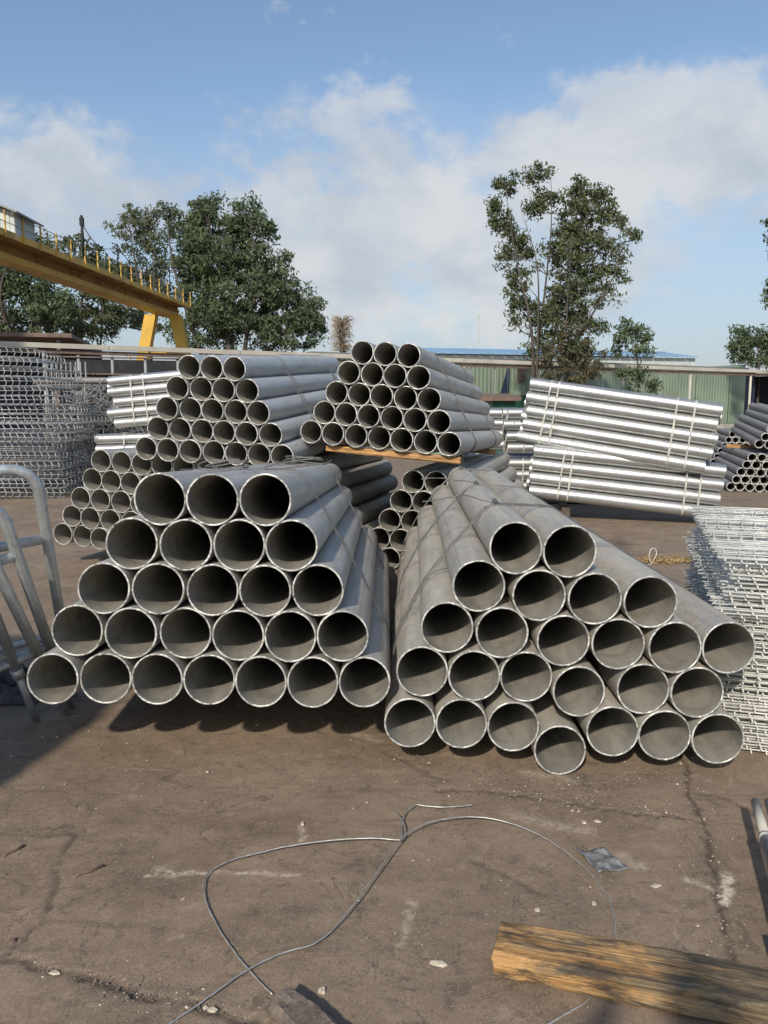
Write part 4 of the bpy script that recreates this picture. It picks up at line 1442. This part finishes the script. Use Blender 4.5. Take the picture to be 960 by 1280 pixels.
# ------------------------------------------------------------------ bent tube frames leaning at the left
def tube_frame(loc, yaw, lean, label, Wd=.62, Hh=1.2, bar_z=.90, r=.0255, tilt=0.0, second=.30):
    root = empty('tube_frame', loc, label, 'frame', 'galvanised tube frames leaning by the front stack')
    root.rotation_euler = (lean, tilt, yaw)
    cr = .13
    pts = [(0, 0, .30), (0, 0, bar_z), (0, 0, Hh - cr)] + [(-cr + cr * math.cos(a), 0, Hh - cr + cr * math.sin(a)) for a in (.4, .8, 1.2, 1.57)]
    pts += [(-Wd + cr - cr * math.sin(a), 0, Hh - cr + cr * math.cos(a)) for a in (0, .4, .8, 1.2, 1.57)] + [(-Wd, 0, bar_z), (-Wd, 0, .30)]
    mb = MB(); mb.tube(pts, r, 16); mb.build('hoop', M['frame_tube'], root)
    mb = MB(); mb.tube([(-.005, 0, bar_z), (-Wd + .005, 0, bar_z)], r * .96, 14); mb.build('crossbar', M['frame_tube'], root)
    mb = MB(); mb.tube([(-.005, 0, .42), (-Wd + .005, 0, .42)], r * .7, 10); mb.build('lower_bar', M['frame_tube'], root)
    for x in (0, -Wd):
        mb = MB(); mb.tube([(x, 0, 0), (x, 0, .34)], r * .72, 12); li = mb.build('leg_insert', M['frame_tube'], root)
        mb = MB(); mb.tube([(x, 0, .285), (x, 0, .335)], r * 1.16, 14); mb.build('collar', M['frame_tube'], li)
    if second:
        for x in (-Wd * second, -Wd * (1 - second)):
            mb = MB(); mb.tube([(x, 0, .43), (x, 0, bar_z)], r * .55, 10); mb.build('upright', M['frame_tube'], root)
    return root


tube_frame((-1.69, 4.02, 0), R(28), R(21), 'tallest galvanised tube frame with a rounded top corner leaning by the front stack', Hh=1.39, bar_z=1.0, tilt=R(-7), second=0)
tube_frame((-1.63, 3.84, 0), R(25), R(20), 'galvanised tube frame tucked just under the rounded corner of the tallest', Hh=1.27, bar_z=.96, tilt=R(-13), second=0)
tube_frame((-1.61, 3.74, 0), R(26), R(17), 'slanting tube frame whose leg crosses behind the lowest front pipe', Hh=1.15, bar_z=.86, tilt=R(-18), second=0)
tube_frame((-1.73, 3.66, 0), R(30), R(15), 'lowest leaning tube frame with a thin leg and collar at the left edge', Hh=1.05, bar_z=.74, tilt=R(-15), second=.5)

# off to the side, unseen: stack added to shade the left yard, its contents invented
rng = random.Random(77)
sp = hex_stack((-1.93, .75, .12), R(-90), 0, 0, (6, 6, 5, 5, 5, 5, 5, 4, 4, 4), big_meshes, 'tall pile beside the camera', 'pipes in the tall pile outside the picture', 78, rows=[x + ' level' for x in ORD[:10]]) if False else None
pile = empty('shade_stack', (-2.92, 1.9, 0), 'tall unseen stack of flat packs added outside the left edge to cast shade', 'shade caster')
for i in range(9):
    mb = MB(); mb.box((rng.gauss(0, .01), rng.gauss(0, .01), .11 + i * .205), (1.55, 1.5, .18)); mb.build('shade_pack', M['grey_metal'], pile)
    for y in (-.5, .5):
        mb = MB(); mb.box((0, y, .0085 + i * .205), (1.5, .1, .025 if i else .017)); mb.build('spacer', M['dunnage'], pile)


# ------------------------------------------------------------------ loose wire on the ground
def ground_wire():
    krng = random.Random(2)
    W1 = [(340, 1243, .006), (318, 1220, .008), (296, 1194, .008), (272, 1158, .012), (257, 1125, .016), (254, 1105, .018), (262, 1090, .014), (285, 1077, .012), (320, 1067, .014), (365, 1057, .020), (420, 1050, .026), (468, 1048, .028), (496, 1050, .024), (504, 1049, .022), (506, 1040, .024), (505, 1030, .026), (500, 1021, .022), (495, 1015, .014)]
    W2 = [(165, 1312, .006), (212, 1280, .006), (260, 1247, .010), (305, 1215, .016), (352, 1192, .014), (396, 1178, .016), (430, 1146, .022), (466, 1098, .030), (500, 1051, .034), (520, 1035, .034), (548, 1025, .032), (585, 1021, .028), (622, 1025, .024), (662, 1038, .018), (702, 1061, .014), (737, 1091, .012), (759, 1122, .010), (768, 1150, .008), (769, 1180, .006), (757, 1222, .006), (735, 1250, .007), (712, 1265, .008), (684, 1281, .008), (650, 1300, .006)]
    W3 = [(502, 1050, .030), (500, 1038, .034), (503, 1024, .026), (508, 1016, .010), (514, 1010, .012), (521, 1006, .012), (535, 1008, .010), (557, 1009, .010), (575, 1008, .010), (591, 1006, .009)]
    mb = MB()
    for Wp in (W1, W2, W3):
        mb.tube([q + Vector((krng.gauss(0, .0006), krng.gauss(0, .0006), abs(krng.gauss(0, .0005)))) for q in spline([on(u, v, z) for u, v, z in Wp], 7)], .0027, 8)
    o = mb.build('loose_wire', M['wire'])
    tag(o, 'loose steel wire in two open loops lying on the near concrete', 'wire')


ground_wire()


# ------------------------------------------------------------------ small things on the ground
def blob(name, u, v, sx, sy, sz, rot, mat, label, cat, group=None, seed=0):
    rng = random.Random(seed)
    c = on(u, v)
    mb = MB()
    n = 6
    sx *= .8; sy *= .75
    ring = [(math.cos(i * 2 * math.pi / n + rng.uniform(-.3, .3)) * (1 + rng.uniform(-.35, .3)), math.sin(i * 2 * math.pi / n) * (1 + rng.uniform(-.4, .3))) for i in range(n)]
    for z, f in ((0, .9), (.35, 1.0), (.9, .75)):
        for x, y in ring:
            mb.v.append((x * f * sx / 2 + rng.gauss(0, sx * .03), y * f * sy / 2, z * sz + rng.gauss(0, sz * .08)))
    for k in range(2):
        for i in range(n):
            mb.face((k * n + i, k * n + (i + 1) % n, (k + 1) * n + (i + 1) % n, (k + 1) * n + i))
    mb.face([2 * n + i for i in range(n)]); mb.face([i for i in range(n)][::-1])
    o = mb.build(name, mat)
    o.location = c; o.rotation_euler.z = rot
    tag(o, label, cat, group)


G1 = 'pale chips scattered on the concrete'
for i, (u, v, sx, sy, sz, rot, lab) in enumerate((
        (549, 1207, .058, .022, .012, -.2, 'long pale wood chip left of the timber beam'),
        (402, 1241, .026, .026, .015, .4, 'small white stone chip near the bottom of the wire loops'),
        (671, 1139, .022, .018, .010, 0, 'small white chip above the end of the timber beam'),
        (742, 1131, .018, .022, .010, .8, 'tiny white chip between the wire and the timber beam'),
        (730, 1029, .022, .018, .008, 0, 'pale crumb just beyond the arc of wire'),
        (747, 1028, .030, .014, .008, -.3, 'pale sliver above the scuffed metal plate'),
        (715, 1014, .016, .012, .006, 0, 'pale crumb nearest the fallen pipe on the concrete'),
        (378, 1031, .024, .030, .010, .3, 'pale lump behind the left wire loop'),
        (228, 1126, .012, .045, .006, -.6, 'thin pale splinter left of the wire loop'),
        (880, 1025, .016, .016, .010, 0, 'pale pebble in the crack under the mesh panels'),
        (15, 1180, .03, .026, .018, 0, 'small orange brown stone in the crack at the left edge'),
        (68, 1217, .05, .022, .008, -.2, 'pale flake on the slab joint at the left'),
        (265, 1264, .034, .02, .010, .1, 'white flake on the slab joint under the wire'),
        (820, 1108, .05, .03, .006, .1, 'crumbling pale mortar flake near the slab joint'))):
    blob('stone_chip', u, v, sx, sy, sz, rot, M['rust'] if 'orange' in lab else M['chip'], lab, 'chip', G1, i)
for i, (u, v, ln, rot, lab) in enumerate(((18, 1065, .075, 1.0, 'short dark rusty rod end at the left edge'), (112, 1091, .10, .75, 'bent dark rod bit on the concrete left of the wire'))):
    c = on(u, v)
    mb = MB(); d = Vector((math.cos(rot), math.sin(rot), 0)) * ln / 2
    mb.tube([-d + Vector((0, -.008, .006)), -d * .75 + Vector((0, .004, .006)), Vector((.003, 0, .007)), d + Vector((0, 0, .006))], .0045, 6)
    o = mb.build('rod_bit', M['rust']); o.location = c
    tag(o, lab, 'rod', 'rod bits on the ground')


def grit():
    rng = random.Random(44)
    mb = MB()
    lines = [[(-60, 1188), (60, 1212), (170, 1238), (280, 1270)], [(852, 935), (868, 1000), (884, 1060), (905, 1150), (925, 1230)], [(545, 985), (700, 1000), (860, 1020)], [(480, 945), (700, 985), (900, 960)], [(60, 915), (250, 905), (470, 905)]]
    for i in range(7500):
        if rng.random() < .5:
            L = rng.choice(lines); k = rng.randrange(len(L) - 1); t = rng.random()
            q = on(L[k][0] + (L[k + 1][0] - L[k][0]) * t, L[k][1] + (L[k + 1][1] - L[k][1]) * t) + Vector((rng.gauss(0, .05), rng.gauss(0, .04), 0))
        else:
            q = Vector((rng.uniform(-1.9, 1.9), rng.uniform(1.5, 4.2), 0))
        r = min(.010, .0012 + rng.expovariate(1 / .0011))
        b = len(mb.v)
        for dx, dy, dz in ((1, 0, 0), (0, 1, .1), (-1, 0, 0), (0, -1, .1), (.1, .1, .8)):
            mb.v.append((q.x + dx * r * rng.uniform(.6, 1.3), q.y + dy * r * rng.uniform(.6, 1.3), .0015 + dz * r))
        mt = 0 if rng.random() < .72 else (1 if rng.random() < .7 else 2)
        for f in ((0, 1, 4), (1, 2, 4), (2, 3, 4), (3, 0, 4)):
            mb.face([b + a for a in f], mt)
    o = mb.build('grit', [M['mud_block'], M['chip'], M['rust']])
    tag(o, 'fine grit and crumbs scattered over the near concrete', 'grit', kind='stuff')


grit()


def plate():
    c = on(752, 1077)
    mb = MB()
    n = 12
    rng = random.Random(3)
    for j in range(n + 1):
        for i in range(n + 1):
            x, y = i / n - .5, j / n - .5
            sk = .025 * y
            z = .006 + .012 * (abs(x) * 2) ** 3 * (.5 + y) + .007 * math.sin(x * 9 + y * 5) * math.sin(y * 8) + rng.gauss(0, .001)
            mb.v.append((x * .105 * (1 - .12 * y) - sk * 1.5, y * .125, max(z, .003)))
    k = len(mb.v)
    mb.v.extend([(x, y, z - .0025) for x, y, z in list(mb.v)])
    idx = lambda i, j: j * (n + 1) + i
    for j in range(n):
        for i in range(n):
            q = (idx(i, j), idx(i + 1, j), idx(i + 1, j + 1), idx(i, j + 1))
            mb.face(q, 0, True); mb.face([k + a for a in q[::-1]], 0, True)
    for i in range(n):
        for a, b in ((idx(i, 0), idx(i + 1, 0)), (idx(i + 1, n), idx(i, n)), (idx(0, i + 1), idx(0, i)), (idx(n, i), idx(n, i + 1))):
            mb.face((a, k + a, k + b, b))
    o = mb.build('scrap_plate', M['plate'])
    o.location = c; o.rotation_euler.z = .12
    tag(o, 'crumpled grey scrap of sheet metal lying near the wire arc', 'scrap metal')


plate()
# muddy timber stub at the bottom edge
s0, s1 = on(352, 1252, .03), on(455, 1345, .03)
timber('timber_stub', s0, s1, .088, .055, M['mud_block'], 'mud coated timber stub poking in at the bottom edge', 'timber', 23, .005)
# two tubes poking in at the right edge
for i, (u0, v0, u1, v1, lab) in enumerate(((944, 1002, 990, 1160, 'pale tube with a grey sleeve poking in at the right edge'), (961, 1003, 1008, 1160, 'second tube beside the sleeved one at the right edge'))):
    a, b = on(u0, v0, .13), on(u1, v1, .13)
    rt = empty('edge_tube', (b.x, b.y, 0), lab, 'tube', 'tubes at the right edge')
    a = a - rt.location; b = b - rt.location; b.z = a.z
    d = (b - a)
    mb = MB(); mb.tube([a, a + d * .36], .0155, 14); mb.build('inner_tube', M['cream'], rt)
    mb = MB(); mb.tube([a + d * .34, b + d * .8], .0195, 14); mb.build('sleeve', M['frame_tube'], rt)
    mb = MB(); mb.tube([a + d * .335, a + d * .36], .0215, 14); mb.build('collar', M['rim'], rt)
    for s in (1.05, 1.6):
        mb = MB(); q = a + d * s; mb.box((q.x, q.y, (a.z - .019) / 2), (.07, .07, a.z - .020)); mb.build('rest_block', M['dunnage'], rt)
# dark plastic scrap at the foot of the frames
def tarp():
    c = on(6, 872)
    rng = np.random.default_rng(6)
    n = 16
    mb = MB()
    for j in range(n + 1):
        for i in range(n + 1):
            x, y = i / n - .5, j / n - .5
            z = .12 * max(0, 1 - 4 * (x * x + y * y)) * (.5 + rng.random()) + .008
            mb.v.append((x * .42 + rng.normal() * .008, y * .34 + rng.normal() * .008, z))
    for j in range(n):
        for i in range(n):
            a = j * (n + 1) + i
            mb.face((a, a + 1, a + n + 2, a + n + 1), 0, False)
    o = mb.build('plastic_scrap', M['tarp'])
    o.location = (c.x, c.y + .05, 0)
    tag(o, 'crumpled dark plastic lying at the foot of the tube frames', 'plastic')


tarp()


# straw litter and wire loop behind the right stack
def litter():
    c = on(840, 702)
    rng = random.Random(9)
    mb = MB()
    for i in range(900):
        x = rng.gauss(0, .22); y = rng.gauss(0, .07)
        an = rng.random() * 3.14; ln = rng.uniform(.02, .07)
        p = Vector((x, y, .004 + rng.random() * .022)); d = Vector((math.cos(an), math.sin(an), rng.gauss(0, .2))) * ln
        mb.tube([p, p + d], rng.uniform(.002, .005), 3)
    o = mb.build('straw_litter', M['straw'])
    o.location = c
    tag(o, 'patch of dry straw litter on the concrete before the bright bundles', 'straw', kind='stuff')
    c = on(815, 706)
    pts = [(0, 0, .005), (-.03, 0, .06), (-.03, 0, .12), (-.005, .01, .165), (.03, .01, .16), (.04, 0, .11), (.015, 0, .05), (0, .005, .01), (-.05, -.02, .006)]
    mb = MB(); mb.tube(spline(pts, 6), .004, 6)
    o = mb.build('wire_loop', M['mesh_wire']); o.location = c
    tag(o, 'small upright loop of white wire by the straw litter', 'wire')
    # loose coil on top of the front stack, below the raised one
    mb = MB()
    rng = random.Random(31)
    e = fl.P(.80, .7562 + DP / 2 + .006, .55)
    for k in range(5):
        r0 = rng.uniform(.05, .11)
        cx = rng.uniform(-.25, .35)
        pts = [e + Vector((cx + r0 * 1.9 * math.cos(t * .45), r0 * .6 * math.sin(t * .45) + .1 * k - .1, .006 + .022 * (1 + math.sin(t * .45 + k)))) for t in range(13)]
        mb.tube(spline(pts, 3), .0032, 6)
    o = mb.build('wire_tangle', M['dark_wire'])
    tag(o, 'slack tangle of tie wire on top of the front stack by the tube frames', 'wire')


litter()


# ------------------------------------------------------------------ the person taking the picture (only the shadow shows)
def photographer():
    import bmesh
    J = {'pel': (0, 0, .93, .155, .11), 'spine': (0, .01, 1.15, .145, .105), 'chest': (0, 0, 1.36, .17, .11), 'neck': (0, .02, 1.50, .055, .055), 'head': (0, .05, 1.61, .085, .095), 'crown': (0, .04, 1.72, .06, .07)}
    for s, n in ((-1, 'L'), (1, 'R')):
        J['hip' + n] = (s * .10, 0, .86, .085, .085); J['knee' + n] = (s * .12, .02, .48, .058, .058); J['ank' + n] = (s * .13, -.02, .09, .042, .042); J['toe' + n] = (s * .15, .14, .04, .035, .03)
        J['sh' + n] = (s * .19, 0, 1.42, .06, .06); J['el' + n] = (s * .30, .10, 1.22, .050, .050); J['wr' + n] = (s * .16, .28, 1.40, .036, .036); J['hand' + n] = (s * .10, .33, 1.44, .04, .03)
    ed = [('pel', 'spine'), ('spine', 'chest'), ('chest', 'neck'), ('neck', 'head'), ('head', 'crown')]
    for n in 'LR':
        ed += [('pel', 'hip' + n), ('hip' + n, 'knee' + n), ('knee' + n, 'ank' + n), ('ank' + n, 'toe' + n), ('chest', 'sh' + n), ('sh' + n, 'el' + n), ('el' + n, 'wr' + n), ('wr' + n, 'hand' + n)]
    keys = list(J)
    me = bpy.data.meshes.new('person')
    me.from_pydata([J[k][:3] for k in keys], [(keys.index(a), keys.index(b)) for a, b in ed], [])
    o = link('person', me)
    o.location = (.14, -.47, 0)
    o.scale = (1.03, 1.0, 1.03)
    sk = o.modifiers.new('skin', 'SKIN')
    for i, k in enumerate(keys):
        me.skin_vertices[0].data[i].radius = J[k][3:5]
        me.skin_vertices[0].data[i].use_root = (k == 'pel')
    sb = o.modifiers.new('sub', 'SUBSURF'); sb.levels = 1; sb.render_levels = 2
    me.materials.append(M['cloth'])
    tag(o, 'person in dark clothes standing behind the camera holding up a phone', 'person')


photographer()
